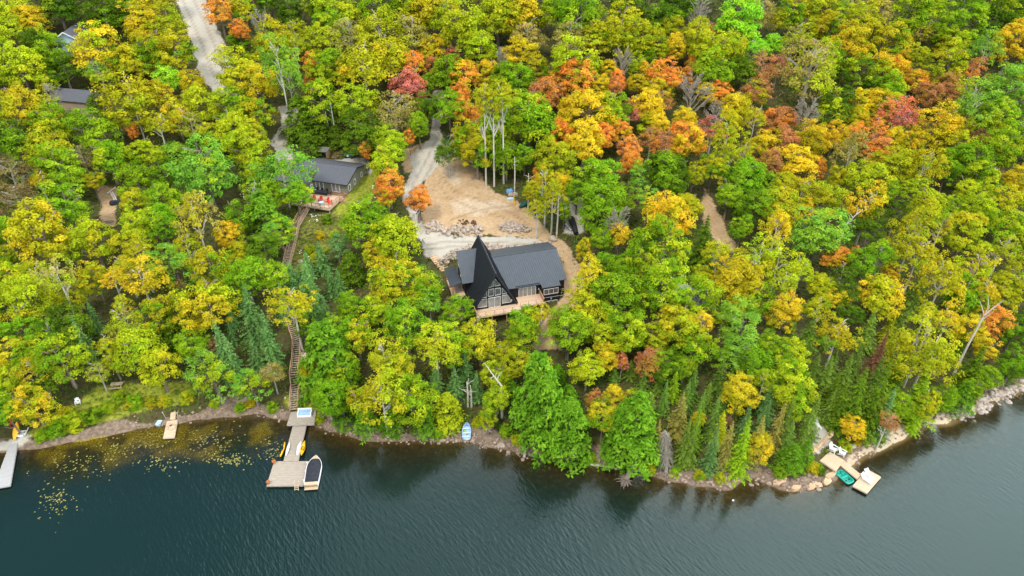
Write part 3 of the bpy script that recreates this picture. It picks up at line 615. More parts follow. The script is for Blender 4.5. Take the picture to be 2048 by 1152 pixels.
# hulls
def hull(L, W, H_, sheer=.15, bow=.55, transom=.8, n=14, dz=.25):
    """open boat hull along +Y (bow at +Y): outer and inner skin with a gunwale"""
    def half(t): return W / 2 * ((1 - max(0, (t - (1 - bow)) / bow) ** 2.2) if t > 1 - bow else transom + (1 - transom) * min(1, t / (1 - bow)) ** .7)
    rows = []
    for i in range(n + 1):
        t = i / n; y = -L / 2 + L * t; hw = max(half(t), .02); zt = H_ + sheer * t * t; kz = 0 + dz * max(0, t - .6) ** 2 * 4
        hi = max(hw - .07, .01); fz = min(.14 + kz, zt - .05)
        rows.append([(0, y, kz), (hw * .72, y, kz + .08), (hw * .96, y, kz + (zt - kz) * .55), (hw, y, zt), (hi, y, zt), (hi * .95, y, fz + .1), (hi * .7, y, fz), (0, y, fz)])
    m_ = MB(); k = len(rows[0])
    for s_ in (1, -1):
        base = len(m_.v)
        for r_ in rows: m_.v += [(s_ * x, y, z) for x, y, z in r_]
        for i in range(n):
            for j in range(k - 1):
                q = (base + i * k + j, base + i * k + j + 1, base + (i + 1) * k + j + 1, base + (i + 1) * k + j)
                m_.f.append(q if s_ < 0 else q[::-1])
        m_.f.append(tuple(base + j for j in range(k))); m_.f.append(tuple(base + n * k + j for j in range(k)))
    return m_, half
# covered motorboat
b0 = at(622, 979, .3); b1 = at(633, 914.5, .5); bl = math.hypot(b1[0] - b0[0], b1[1] - b0[1])
B = tag(empty('motorboat', ((b0[0] + b1[0]) / 2, (b0[1] + b1[1]) / 2, -.25), math.atan2(b1[1] - b0[1], b1[0] - b0[0]) - math.pi / 2), 'white motorboat with tan decks under a dark cover, moored at the swim dock', 'boat')
hl, half = hull(bl * .93, 2.35, 1.15, .15, .42, .9); hl.v = [(x, y + bl * .035, z) for x, y, z in hl.v]; hl.build('hull', M['white'], B, True)
def deckpatch(t0, t1, L, z, inset, m_, n=8, crown=.0, yo=0.):
    q = MB(); a = []; 
    for i in range(n + 1):
        t = t0 + (t1 - t0) * i / n; y = -L / 2 + L * t + yo; hw = max(half(t) - inset, .03)
        a.append([(-hw, y, z + .15 * t * t), (-hw * .5, y, z + crown * .75 + .15 * t * t), (0, y, z + crown + .15 * t * t), (hw * .5, y, z + crown * .75 + .15 * t * t), (hw, y, z + .15 * t * t)])
    for r0, r1 in zip(a[:-1], a[1:]):
        for j in range(4): q.poly([r0[j], r0[j + 1], r1[j + 1], r1[j]])
    for r_ in (a[0], a[-1]): q.poly([r_[0], r_[1], r_[2], r_[3], r_[4], (r_[4][0], r_[4][1], z - .3), (r_[0][0], r_[0][1], z - .3)])
    return q
L9 = bl * .93; yo = bl * .035
deckpatch(.80, .985, L9, 1.17, .10, None, yo=yo).build('bow_deck', M['boatwood'], B)
cv = MB()
for t0, t1 in ((.10, .42), (.425, .68), (.685, .84)):
    q = deckpatch(t0, t1, L9, 1.19, .13, None, crown=.20, yo=yo); k_ = len(cv.v); cv.v += q.v; cv.f += [tuple(k_ + i for i in f) for f in q.f]
cv.build('boat_cover', M['darkcloth'], B)
deckpatch(.0, .095, L9, 1.16, .08, None, yo=yo, n=2).build('stern_deck', M['boatwood'], B)
sp = MB()
for i in range(5): sp.box(-1.0, 1.0, -bl / 2 - .02 + i * .13, -bl / 2 + .09 + i * .13, .50, .56)
sp.build('swim_platform', M['boatwood'], B)
for y_ in (-1.6, .2, 1.8): MB().tube([(-1.22, y_, .55), (-1.22, y_, 1.1)], .09, 8).build('fender', M['white'], B)
# rowboat on the bank
p0 = at(933, 879, .35); p1 = at(933.8, 846, 1.1); rb = tag(empty('rowboat', tuple((p0 + p1) / 2 - np.array([0, 0, .15]))), 'pale blue metal rowboat pulled bow first up the rocky bank', 'boat')
rb.rotation_euler = (math.atan2(p1[2] - p0[2], math.hypot(*(p1 - p0)[:2])), 0, math.atan2(p1[1] - p0[1], p1[0] - p0[0]) - math.pi / 2)
rl_ = float(np.linalg.norm(p1 - p0)); hl, half = hull(rl_, 1.5, .55, .18, .6, .85); hl.build('hull', M['alu'], rb, True)
for y_ in (-.36, -.12, .14): w_ = half(.5 + y_ / 1.0) - .05; MB().box(-w_, w_, y_ * rl_ - .13, y_ * rl_ + .13, .34, .40).build('bench', M['alu2'], rb)
MB().box(-.5, .5, rl_ * .30, rl_ * .36, .42, .5).build('bow_seat', M['blue'], rb)
# kayaks, boards
def spindle(L, W, H_, cock=True, flat=False):
    m_ = MB(); n = 12; k = 10
    for i in range(n + 1):
        t = i / n; y = -L / 2 + L * t; r_ = max(math.sin(math.pi * min(max(t, .02), .98)) ** (.6 if flat else .75), .05)
        for j in range(k):
            a = 2 * math.pi * j / k; x = W / 2 * r_ * math.cos(a); z = H_ / 2 * (.55 + .45 * r_) * math.sin(a)
            if cock and math.sin(a) > .2 and .34 < t < .64: z -= H_ * .45; x *= .75
            m_.v.append((x, y, z + H_ / 2 + (0 if flat else .12 * (2 * t - 1) ** 2)))
    for i in range(n):
        for j in range(k): m_.f.append((i * k + j, i * k + (j + 1) % k, (i + 1) * k + (j + 1) % k, (i + 1) * k + j))
    m_.f.append(tuple(range(k))[::-1]); m_.f.append(tuple(n * k + j for j in range(k))); return m_
def lay(o, pa, pb, za, zb, roll=0.0):
    a = at(*pa, za); b_ = at(*pb, zb); o.location = tuple((a + b_) / 2); d = b_ - a
    o.rotation_mode = 'YXZ' if False else 'XYZ'
    o.rotation_euler = (Matrix.Rotation(math.atan2(d[1], d[0]) - math.pi / 2, 3, 'Z') @ Matrix.Rotation(math.atan2(d[2], math.hypot(d[0], d[1])), 3, 'X') @ Matrix.Rotation(roll, 3, 'Y')).to_euler()
for pa, pb, rl_, lb in (((564,914),(573.5,884.5),-1.25,'yellow kayak on its side along the left edge of the gangway'), ((601.5,912.5),(608,884.2),.5,'yellow kayak with an open cockpit along the right edge of the gangway')):
    k_ = tag(empty('kayak', (0, 0, 0)), lb, 'kayak', 'yellow kayaks hung beside the gangway'); lay(k_, pa, pb, .45, .45, rl_)
    spindle(3.0, .72, .34).build('hull', M['yellow'], k_, True); MB().lathe([(.20, .30), (.27, .33), (.30, .30), (.24, .24)], 14).build('cockpit_rim', M['trim'], k_).scale = (.8, 1.7, .85)
for pa, pb, rl_, lb in (((572.5,911.7),(579.5,884.6),-.6,'white paddle board leaning beside the left yellow kayak'), ((593.5,910.7),(601.5,884),.9,'white paddle board leaning beside the right yellow kayak')):
    k_ = spindle(2.8, .72, .14, False, True).build('paddle_board', M['white'], None, True); tag(k_, lb, 'paddle board', 'white boards beside the gangway'); lay(k_, pa, pb, .72, .72, rl_)
k_ = tag(empty('kayak', (0, 0, 0)), 'bright yellow kayak lying bottom up at the head of the grey dock', 'kayak'); lay(k_, (31, 876), (35, 850), .9, 1.9, 0)
spindle(3.0, .95, .4, False).build('hull', M['yellow'], k_, True); MB().bar((0, -1.3, .42), (0, 1.3, .42), .05, .05).build('keel', M['yellow'], k_)
# pedal boats
def pedalo(m_out, m_in, loc, rz, label, L=2.6, W=1.55):
    p = tag(empty('pedal_boat', loc, rz), label, 'pedal boat')
    def rr(L_, W_, z, r_=.45):
        pts = []
        for cx, cy, a0 in ((W_/2-r_, L_/2-r_, 0), (-W_/2+r_, L_/2-r_, 90), (-W_/2+r_, -L_/2+r_, 180), (W_/2-r_, -L_/2+r_, 270)):
            for k in range(5): a = R(a0 + k * 22.5); pts.append((cx + r_ * math.cos(a), cy + r_ * math.sin(a), z))
        return pts
    rings = [rr(L*.86, W*.8, 0), rr(L, W, .34), rr(L, W, .46), rr(L*.9, W*.85, .48), rr(L*.86, W*.8, .2)]
    m_ = MB(); n = len(rings[0])
    for q in rings: m_.v += q
    for i in range(len(rings) - 1):
        for j in range(n): m_.f.append((i*n+j, i*n+(j+1)%n, (i+1)*n+(j+1)%n, (i+1)*n+j))
    m_.f.append(tuple(range(n))[::-1]); m_.build('hull', m_out, p)
    MB().poly(rr(L*.855, W*.79, .205)).build('floor', m_in, p)
    MB().box(-W*.38, W*.38, -.12, .14, .2, .47).build('bridge', m_out, p)
    for x in (-.33, .33):
        s_ = MB().box(x-.24, x+.24, -.85, -.4, .2, .36).box(x-.24, x+.24, -1.0, -.86, .2, .62).build('seat', m_in, p)
        MB().lathe([(.02, 0), (.13, .02), (.13, .12), (.02, .14)], 10, (x, .55, .21)).build('pedal', M['trim'], p)
    return p
pq = at(1689.5, 954.5, .2); pd_ = at(1699, 962, .2) - at(1680, 945, .2)
pedalo(M['teal'], M['tealin'], (pq[0], pq[1], -.12), math.atan2(pd_[1], pd_[0]) - math.pi / 2, 'teal pedal boat floating beside the slim gangway')
pw = place(47, 866, 0)[0]; o = pedalo(M['white'], M['grey'], (pw[0], pw[1], pw[2]), .15, 'white pedal boat stored on the bank beside the yellow kayak', 2.2, 1.4)
# things on the docks
def chair_mesh(m): return adirondack(None).mesh('armchair', m)
wc_ = chair_mesh(M['white'])
for px, py, z, rz, s_, lb in ((1666,902,1.1,-2.45+3.14,1.35,'white slatted armchair at the back corner of the shore platform, nearer the stone edging'), (1684,909,1.1,-2.3+3.14,1.15,'white slatted armchair on the beach side of the shore platform')):
    o = bpy.data.objects.new('armchair', wc_); col.objects.link(o); p = at(px, py, z); o.location = tuple(p); o.rotation_euler = (0, 0, rz); o.scale = (s_,) * 3; tag(o, lb, 'chair', 'white chairs on the shore platform')
lm = MB()
for i in range(9): lm.box(-.33, .33, -.95 + i * .14, -.84 + i * .14, .30, .34)
for i in range(5): lm.hexa([(-.33, .33+i*.11, .32+i*.12), (.33, .33+i*.11, .32+i*.12), (.33, .41+i*.11, .41+i*.12), (-.33, .41+i*.11, .41+i*.12), (-.33, .31+i*.11, .35+i*.12), (.33, .31+i*.11, .35+i*.12), (.33, .39+i*.11, .44+i*.12), (-.33, .39+i*.11, .44+i*.12)])
for x in (-.34, .34):
    lm.box(x-.04, x+.04, -.98, .34, .24, .33)
    for y in (-.9, .3): lm.box(x-.04, x+.04, y-.05, y+.05, 0, .25)
    lm.bar((x, .3, .3), (x, .9, .95), .06, .06); lm.bar((x, .3, .05), (x, .75, .75), .04, .04)
lme = lm.mesh('sun_lounger', M['white'])
for (a, b_), lb in zip((((1746,961),(1729,945)), ((1741,967),(1722,954))), ('white sun lounger farther from the shore platform on the floating dock', 'white sun lounger nearer the gangway on the floating dock')):
    o = bpy.data.objects.new('sun_lounger', lme); col.objects.link(o); A_, B_ = at(*a, .52), at(*b_, .52); o.location = tuple((A_ + B_) / 2); o.rotation_euler = (0, 0, math.atan2(B_[1] - A_[1], B_[0] - A_[0]) - math.pi / 2); tag(o, lb, 'lounger', 'white loungers on the floating dock')
p = place(1633, 851, 0)[0]; o = bpy.data.objects.new('sun_lounger', lme); col.objects.link(o); o.location = tuple(p + np.array([0, 0, .02])); o.rotation_euler = (R(6), 0, .1); tag(o, 'white sun lounger alone on the dirt path above the beach', 'lounger')
p = at(610, 829, 1.0); sb = tag(empty('bench', tuple(p), .06), 'white plastic tub bench with a blue seat on the shore platform', 'bench')
MB().box(-1.15, 1.15, .42, .58, 0, .95).box(-1.15, -.98, -.5, .42, 0, .62).box(.98, 1.15, -.5, .42, 0, .62).box(-1.15, 1.15, -.62, -.5, 0, .30).build('body', M['white'], sb)
MB().box(-.97, .97, -.49, .41, .05, .34).box(-.97, .97, .28, .41, .345, .8).build('seat', M['alu'], sb)
for px, py, lb in ((548.5,926,'terracotta pot on the far left corner of the swim dock'), (537,967,'terracotta pot on the near left corner of the swim dock')):
    p = at(px, py, .5); o = tag(empty('flower_pot', tuple(p)), lb, 'pot', 'pots on the swim dock'); o.scale = (.72,) * 3; MB().lathe([(.02, 0), (.28, 0), (.4, .5), (.44, .5), (.44, .58), (.36, .58), (.34, .45), (.02, .45)], 14).build('pot', M['orange'], o)
    q = MB()
    for i in range(40): a = random.uniform(0, 6.28); r_ = random.uniform(0, .36); q.rock((r_ * math.cos(a), r_ * math.sin(a), .55 + random.uniform(0, .2)), .09, i)
    q.build('plant', M['orange'], o)
p = at(595.5, 966, .5); q = MB()
for x in (-.28, .28): q.tube([(x, .5, .5), (x, .45, .72), (x, .1, .75), (x, -.12, .4), (x, -.55, -.9)], .045, 6)
for i in range(5): q.box(-.28, .28, -.2 - i * .1, -.1 - i * .1, .12 - i * .26, .17 - i * .26)
o = q.build('swim_ladder', M['tanwood']); o.location = tuple(p - np.array([0, .55, 0])); tag(o, 'wooden swim ladder hung off the front edge of the swim dock', 'ladder')
p = at(343, 854, .45); q = MB()
for k_ in range(4):
    r_ = .62 - k_ * .1; q.tube([(r_ * math.cos(a), r_ * math.sin(a), .07 + k_ * .09) for a in [i * 2 * math.pi / 18 for i in range(19)]], .07, 5, False)
o = q.build('rope_coil', M['tanwood']); o.location = tuple(p); tag(o, 'coil of tan rope on the small plank dock', 'rope')
p = place(319, 849, 0)[0]; o = MB().box(-.33, .33, -.5, .5, 0, .42).box(-.36, .36, -.53, .53, .42, .52).box(-.1, .1, -.58, -.53, .2, .3).build('cooler', M['alu2']); o.location = tuple(p); o.rotation_euler = (0, 0, -.1); tag(o, 'pale blue cooler box on the mud left of the small plank dock', 'cooler')
for px, py, h_, lb in ((333,840,1.6,'thin pale mooring pole leaning left of the small plank dock'), (358,845,2.0,'thin pale mooring pole right of the small plank dock')):
    p = place(px, py, 0)[0]; o = MB().tube([(0, 0, -.3), (.1, .1, h_)], .05, 6).lathe([(.02, 0), (.12, .05), (.1, .15), (.02, .18)], 8, (.1, .1, h_)).build('mooring_pole', M['deadwood']); o.location = tuple(p); o.rotation_euler = (0, -.2 if px < 340 else .05, 0); tag(o, lb, 'pole', 'poles beside the small dock')
p = place(236, 774, 0)[0]; pt = tag(empty('picnic_table', tuple(p), .12), 'pale wooden picnic table on the grassy bank', 'table')
q = MB()
for i in range(4): q.box(-1.0, 1.0, -.38 + i * .2, -.2 + i * .2, .72, .76)
q.build('tabletop', M['tanwood'], pt)
for s_ in (-1, 1): MB().box(-1.0, 1.0, s_ * .78 - .13, s_ * .78 + .13, .43, .47).build('seat', M['tanwood'], pt)
q = MB()
for x in (-.7, .7):
    q.bar((x, -.75, 0), (x, -.2, .72), .06, .1); q.bar((x, .75, 0), (x, .2, .72), .06, .1); q.bar((x, -.85, .4), (x, .85, .4), .06, .1)
q.build('frame', M['tanwood'], pt)
p = place(157, 808, 0)[0]; o = bpy.data.objects.new('armchair', wc_); col.objects.link(o); o.location = tuple(p); o.rotation_euler = (0, 0, .5); tag(o, 'white slatted armchair alone in the grass below the picnic table', 'chair')
p = place(21, 850, 0)[0]; o = bpy.data.objects.new('armchair', am); col.objects.link(o); o.location = tuple(p); o.rotation_euler = (0, 0, -.3); tag(o, 'dark red slatted armchair under the trees above the grey dock', 'chair')
p = at(1466, 1001, 0); o = MB().lathe([(.02, -.2), (.2, -.12), (.26, .05), (.18, .22), (.05, .3), (.02, .3)], 12).build('buoy', M['white']); o.location = tuple(p); o.scale = (.6,) * 3; tag(o, 'small white buoy floating off the rocky point', 'buoy')
# driftwood and fallen trunks
def log(a, b_, r0, r1, label, hz_=.15, cat='log', m=None, seed=0, stubs=0, name='driftwood_log'):
    A_ = place(*a, hz_)[0]; B_ = place(*b_, hz_)[0]; A_ = Vector(A_); B_ = Vector(B_); q = MB(); g_ = random.Random(seed); d = B_ - A_
    pts = [d * t + Vector((g_.uniform(-.08, .08), g_.uniform(-.08, .08), g_.uniform(-.04, .06))) * d.length * .25 for t in (0, .25, .5, .75, 1)]
    q.tube(pts, [r0 + (r1 - r0) * t for t in (0, .25, .5, .75, 1)], 7)
    for i in range(stubs):
        t = g_.uniform(.3, .95); p_ = d * t; q.tube([p_, p_ + Vector((g_.uniform(-1, 1), g_.uniform(-1, 1), g_.uniform(.1, .9))) * .9], [.05, .02], 5)
    o = q.build(name, m or M['deadwood']); o.location = A_; tag(o, label, cat); return o
log((960,853.5),(983,863.5),.16,.13,'bleached log on the bank right of the rowboat',seed=1)
log((941,886),(949.5,866),.12,.09,'pale pole slanting into the water beside the rowboat',seed=2)
log((990,886),(1001,871),.12,.09,'tan log on the mossy bank below the birches',seed=3)
log((1018,832),(1034,841),.3,.2,'thick grey log under the big hemlock',seed=4)
log((1048,916),(1052,862),.26,.14,'tall grey dead trunk slumped down the bank beside the hemlock',.6,'trunk',None,5,3,'fallen_log')
log((1052,905),(1072,916),.12,.05,'twiggy grey branch washed up below the hemlock',.2,'branch',None,6,8,'fallen_branch')
log((922,907),(973,906),.08,.06,'thin half sunken pole in the shallows below the rowboat',-.05,'log',None,7)
log((1166,925),(1240,938),.22,.12,'long bleached log along the waterline left of the root wad',.25,'log',None,8,3)
log((1142,437),(1152,468),.75,.5,'dark brushy log pile at the edge of the grey gravel patch',.5,'log pile',M['trim'],9,14,'log_pile')
log((1132,448),(1142,461),.22,.18,'pale log lying beside the dark log pile',.3,'log',M['birch'],10)
p = at(1250, 962, .3); q = MB(); g_ = random.Random(3)
for i in range(46):
    a = g_.uniform(0, 6.28); e = g_.uniform(-.3, 1.0); d = Vector((math.cos(a) * math.cos(e), math.sin(a) * math.cos(e), math.sin(e))); k_ = g_.uniform(.6, 1.7)
    s_ = d.cross(Vector((0, 0, 1))) * g_.uniform(-.6, .6); q.tube([d * .1, d * k_ * .5 + s_ * .3, d * k_ * .8 + s_ * .8 + Vector((0, 0, -.2)), d * k_ + s_ * 1.2 - Vector((0, 0, .5))], [.12, .08, .05, .02], 5)
q.tube([(0, 0, .1), (1.6, 2.2, 1.0), (2.6, 3.6, 1.5)], [.4, .35, .25], 8)
o = q.build('root_wad', M['bark']); o.location = tuple(p); tag(o, 'grey tangled root wad of a toppled tree hanging over the water', 'roots')
# fallen grey spruce: trunk and hanging bare boughs
p = place(1332, 948, 0)[0]; gx_ = tag(empty('dead_tree', tuple(p)), 'collapsed grey dead spruce draped over the bank among green spruces', 'dead tree')
MB().tube([(0, 0, 0), (-.2, 1.2, 3.2), (-.6, 2.4, 7.0)], [.3, .22, .08], 7).build('trunk', M['deadwood'], gx_)
q = MB(); g_ = random.Random(5)
for i in range(260):
    t = g_.uniform(.15, 1.0) ** .8; base = Vector((-.6 * t, 2.4 * t, 7.0 * t)); a = g_.uniform(0, 6.28); k_ = (1.25 - t * .55) * g_.uniform(.5, 1.5)
    d = Vector((math.cos(a), math.sin(a) * .8 - .35, 0)); tip = base + d * k_ * 1.25 + Vector((0, 0, -k_ * 1.9)); mid = base + d * k_ * .8 + Vector((0, 0, -.4 * k_))
    tip.z = max(tip.z, -.4); q.tube([base, mid, tip], [.045, .038, .02], 4, False)
q.build('branches', M['twig'], gx_)
# stone edging, rock slabs, boulders
q = MB(); g_ = random.Random(9); o0 = Vector(place(1638, 898, 0)[0])
for i in range(22):
    t = i / 21; x = 1614 + (1662 - 1614) * t; y = 907 - 40 * t ** 1.5 ; v = Vector(place(x, y, .1)[0]) - o0; q.rock((v.x, v.y, v.z + .12), g_.uniform(.3, .52), i, .7)
o = q.build('stone_edging', M['tanstone']); o.location = o0; tag(o, 'low curb of stacked tan stones round the dirt terrace behind the platform', 'stone edging')
for px, py, L_, W_, rz, lb in ((1624,974,2.6,1.1,.6,'tan slab of rock tilted into the water at the point'), (1636,972,1.2,.9,.2,'small tan rock slab between two larger slabs in the water'), (1654,964,1.7,1.1,.9,'tan rock slab standing nearest the teal pedal boat'), (1591,977,1.8,.8,.2,'pale flat rock ledge at the left of the tan slabs'), (1660,952,2.6,.9,.45,'grey tan ledge rock directly below the shore platform'), (1560,964,2.4,1.2,.25,'broad pale shore rock at the orange shallows'), (1480,957,2.6,1.0,.5,'long pale rock ledge left of the orange shallows')):
    p = place(px, py, .1)[0]; g_ = random.Random(px); pts = [(L_ / 2 * math.cos(a) * g_.uniform(.75, 1.1), W_ / 2 * math.sin(a) * g_.uniform(.75, 1.15), .3 + .1 * math.cos(a)) for a in [i * 2 * math.pi / 7 + g_.uniform(-.3, .3) for i in range(7)]]
    o = MB().slab(pts, .7, (0, 0, 1)).build('rock_slab', M['tanstone']); o.location = tuple(p); o.rotation_euler = (g_.uniform(-.12, .2), g_.uniform(-.1, .1), rz); tag(o, lb, 'rock', 'rock slabs at the point')
for px, py, r_, lb in ((666,836,.75,'grey white boulder on the bank right of the shore platform'), (804,862,.5,'pale boulder on the bare bank in the bay'), (885,882,.5,'tan boulder at the waterline left of the rowboat'), (904,866,.65,'whitish flat rock under the cedar left of the rowboat'), (550,835,.4,'tan stone nearest the shore platform at the waterline'), (559,843,.35,'smaller tan stone in the shallows beside the shore platform'), (1002,893,.8,'tan wedge shaped rock dipping into the water'), (841,884,.3,'tiny white stone in the shallows of the bay'), (1703,893,.6,'dark topped boulder at the top of the stony beach'), (1106,480,1.0,'grey boulder at the edge of the sand below the log pile'), (600,524,.55,'white boulder beside the upper long stairs'), (1414,612,.8,'grey rock showing through the trees right of the house')):
    p = place(px, py, 0)[0]; o = MB().rock((0, 0, r_ * .25), r_, px).build('boulder', M['palestone'] if px not in (1703, 1106, 1414) else M['stone']); o.location = tuple(p); tag(o, lb, 'boulder', 'boulders along the shore and clearing')
def rubble(label, pts, n, r0, r1, width, m, seed, heap=.5):
    g_ = random.Random(seed); q = MB(); W_ = [Vector(place(*c_, 0)[0]) for c_ in pts]
    for i in range(int(n * .72)):
        t = g_.uniform(0, len(W_) - 1.001); a, f = int(t), t - int(t); p = W_[a].lerp(W_[a + 1], f); d = (W_[a + 1] - W_[a]); d.z = 0; d.normalize(); s_ = g_.gauss(0, .5) * width; p = p + Vector((-d.y, d.x, 0)) * s_
        z = hz(p.x, p.y); r_ = g_.uniform(r0, r1) * g_.uniform(.7, 1.2); q.rock((p.x, p.y, z + r_ * .3 + heap * .7 * max(0, 1 - abs(s_) / width) * g_.uniform(0, 1)), r_, g_.randint(0, 9999), .75)
    return tag(q.build('rubble', m), label, 'rubble', kind='stuff')
rubble('bank of broken pale rocks between the sand clearing and the gravel drive', [(856,452),(880,462),(920,464),(965,463)], 260, .25, .55, 1.7, M['palestone'], 1)
rubble('heap of grey broken rocks at the right of the gravel drive', [(1000,456),(1030,455),(1058,466)], 230, .22, .48, 1.8, M['palestone'], 2)
rubble('rock edging behind the black house', [(880,530),(915,508),(950,497),(985,498),(1020,503),(1060,498),(1100,490)], 330, .22, .55, 1.3, M['palestone'], 3)
rubble('clods of brown earth on the sand clearing', [(915,444),(935,448),(952,447)], 50, .15, .38, 1.0, M['soil'], 4, .2)
rubble('broken stones along the stony beach', [(1700,912),(1745,893),(1800,862),(1850,842),(1900,830),(1950,806),(2000,785),(2060,762)], 380, .08, .30, 2.0, M['shorestone'], 5, .05)
rubble('riprap of angular rocks at the right end of the beach', [(1905,838),(1940,824),(1975,806),(2020,786),(2070,765)], 240, .25, .5, 1.3, M['stone'], 6, .2)
rubble('stones along the waterline below the black house', [(860,876),(905,878),(950,884),(1000,896),(1060,910)], 260, .12, .36, 1.1, M['shorestone'], 7, .05)
rubble('ledges and stones along the rocky point', [(1290,945),(1350,958),(1420,970),(1470,962),(1530,962),(1590,972),(1650,962)], 220, .12, .42, 1.3, M['shorestone'], 8, .05)
rubble('scattered stones on the brown bank left of the stairs', [(240,855),(330,838),(430,825),(520,822),(570,828)], 110, .1, .3, 1.6, M['shorestone'], 9, .02)
rubble('stones along the bank right of the shore platform', [(640,848),(690,862),(740,874),(800,876),(860,876)], 170, .12, .34, 1.3, M['shorestone'], 10, .02)
# ------------------------------------------------------------------ things round the clearing and the cottage
p = place(637, 312, 0)[0]; sh = tag(empty('shed', tuple(p), ca + .08), 'low open fronted woodshed with a flat grey roof behind the cottage', 'shed')
MB().box(-2.6, 2.6, .9, 1.0, 0, 1.75).box(-2.6, -2.5, -.9, .9, 0, 1.6).box(2.5, 2.6, -.9, .9, 0, 1.6).build('wall', M['railwood'], sh)
MB().slab([(-2.8, -1.15, 1.72), (2.8, -1.15, 1.72), (2.8, 1.2, 1.95), (-2.8, 1.2, 1.95)], .12).build('roof', M['shedroof'], sh)
MB().box(-2.45, 2.45, -.2, .88, 0, 1.4).build('firewood', M['trim'], sh)
p = place(698, 316, 0)[0]; tk = tag(empty('propane_tank', tuple(p), ca + .1), 'green propane tank lying on the ground behind the cottage', 'tank')
q = MB(); n = 14
prof = [(-1.45, .02), (-1.4, .3), (-1.2, .5), (-1.0, .56), (1.0, .56), (1.2, .5), (1.4, .3), (1.45, .02)]
for x, r_ in prof: q.v += [(x, r_ * math.cos(2 * math.pi * j / n), .75 + r_ * math.sin(2 * math.pi * j / n)) for j in range(n)]
for i in range(len(prof) - 1):
    for j in range(n): q.f.append((i * n + j, (i + 1) * n + j, (i + 1) * n + (j + 1) % n, i * n + (j + 1) % n))
q.lathe([(.2, 1.28), (.2, 1.45), (.02, 1.48)], 10).build('tank', M['green'], tk, False)
MB().box(-.9, -.7, -.4, .4, 0, .35).box(.7, .9, -.4, .4, 0, .35).build('foot', M['trim'], tk); MB().box(-.2, .2, -.585, -.55, .6, 1.0).build('sticker', M['white'], tk)
for px, py, rz, lb in ((602,302,.2,'black covered garbage bin left of the woodshed, farther from it'), (614,303,.5,'black covered garbage bin right beside the woodshed')):
    p = place(px, py, 0)[0]; o = tag(empty('garbage_bin', tuple(p), rz), lb, 'bin', 'bins beside the woodshed'); MB().hexa([(-.4,-.4,0),(.4,-.4,0),(.4,.4,0),(-.4,.4,0),(-.5,-.5,1.1),(.5,-.5,1.1),(.5,.5,1.1),(-.5,.5,1.1)]).build('bin', M['darkcloth'], o); MB().hexa([(-.55,-.55,1.11),(.55,-.55,1.11),(.55,.55,1.11),(-.55,.55,1.11),(-.35,-.3,1.4),(.35,-.3,1.4),(.35,.4,1.4),(-.35,.4,1.4)]).build('lid', M['darkcloth'], o)
p = place(671, 315, 0)[0]; o = MB().lathe([(.75, 0), (.8, .35), (.6, .35), (.55, .1), (.02, .1)], 16).build('fire_pit', M['found']); o.location = tuple(p); tag(o, 'round rusty fire pit between the woodshed and the propane tank', 'fire pit')
# parked car under the trees by the driveway
p = place(906, 281, 0)[0]; cr = tag(empty('parked_car', tuple(p), .1), 'dark car half hidden under the trees beside the dirt driveway', 'car')
pr = [(-2.2,.35),(-2.25,.8),(-1.5,.95),(-.9,1.45),(.8,1.48),(1.6,1.0),(2.2,.9),(2.25,.35)]
q = MB(); k_ = len(pr)
for y, s_ in ((-.9,1),(-.8,1.0),(.8,1.0),(.9,1)):
    q.v += [(x, y * (.82 if z > 1.2 else 1), z) for x, z in pr]
for j in (0, 1, 2):
    for i in range(k_): q.f.append((j*k_+i, j*k_+(i+1)%k_, (j+1)*k_+(i+1)%k_, (j+1)*k_+i))
q.f.append(tuple(range(k_))[::-1]); q.f.append(tuple(3*k_+i for i in range(k_))); q.build('body', M['carpaint'], cr)
MB().slab([(-1.5,-.7,.97),(-.92,-.64,1.44),(-.92,.64,1.44),(-1.5,.7,.97)], .02).slab([(1.58,.7,1.03),(.84,.62,1.48),(.84,-.62,1.48),(1.58,-.7,1.03)], .02).build('window', M['glass'], cr)
for x in (-1.4, 1.4):
    for y in (-.92, .92): MB().tube([(x, y - .1, .34), (x, y + .1, .34)], .34, 12).build('wheel', M['trim'], cr)
MB().box(-2.3, -2.2, -.4, .4, .5, .65).build('plate', M['white'], cr)
# clutter under the trees beside the sand
p = place(1006, 349, .0)[0]; tr_ = tag(empty('tarp_stand', tuple(p)), 'light blue tarp on a wooden frame under the tall thin trunks', 'tarp'); q = MB()
for x in (-.8, .8): q.tube([(x, 0, 0), (x, 0, 1.9)], .05, 6); q.tube([(x, 1.1, 0), (x, 1.1, 1.7)], .05, 6)
q.build('frame', M['railwood'], tr_); MB().slab([(-1, -.2, 1.92), (1, -.2, 1.95), (1, 1.3, 1.72), (-1, 1.3, 1.7)], .04).build('tarp', M['blue'], tr_)
def bale(px, py, L_, W_, H_, m, name, lb, cat, rz=.2, folds=True):
    p = place(px, py, 0)[0]; g_ = random.Random(px * 7); q = MB(); n = 12
    for k_ in range(4):
        z = H_ * (0, .55, .9, 1.0)[k_]; s_ = (1, 1.0, .8, .3)[k_]
        q.v += [(L_ / 2 * s_ * math.copysign(abs(math.cos(a)) ** .6, math.cos(a)) * g_.uniform(.88, 1.08), W_ / 2 * s_ * math.copysign(abs(math.sin(a)) ** .6, math.sin(a)) * g_.uniform(.88, 1.08), z * g_.uniform(.85, 1.1)) for a in [2 * math.pi * j / n for j in range(n)]]
    for i in range(3):
        for j in range(n): q.f.append((i*n+j, i*n+(j+1)%n, (i+1)*n+(j+1)%n, (i+1)*n+j))
    q.f.append(tuple(3*n+j for j in range(n))); o = q.build(name, m); o.location = tuple(p); o.rotation_euler = (0, 0, rz); tag(o, lb, cat); return o
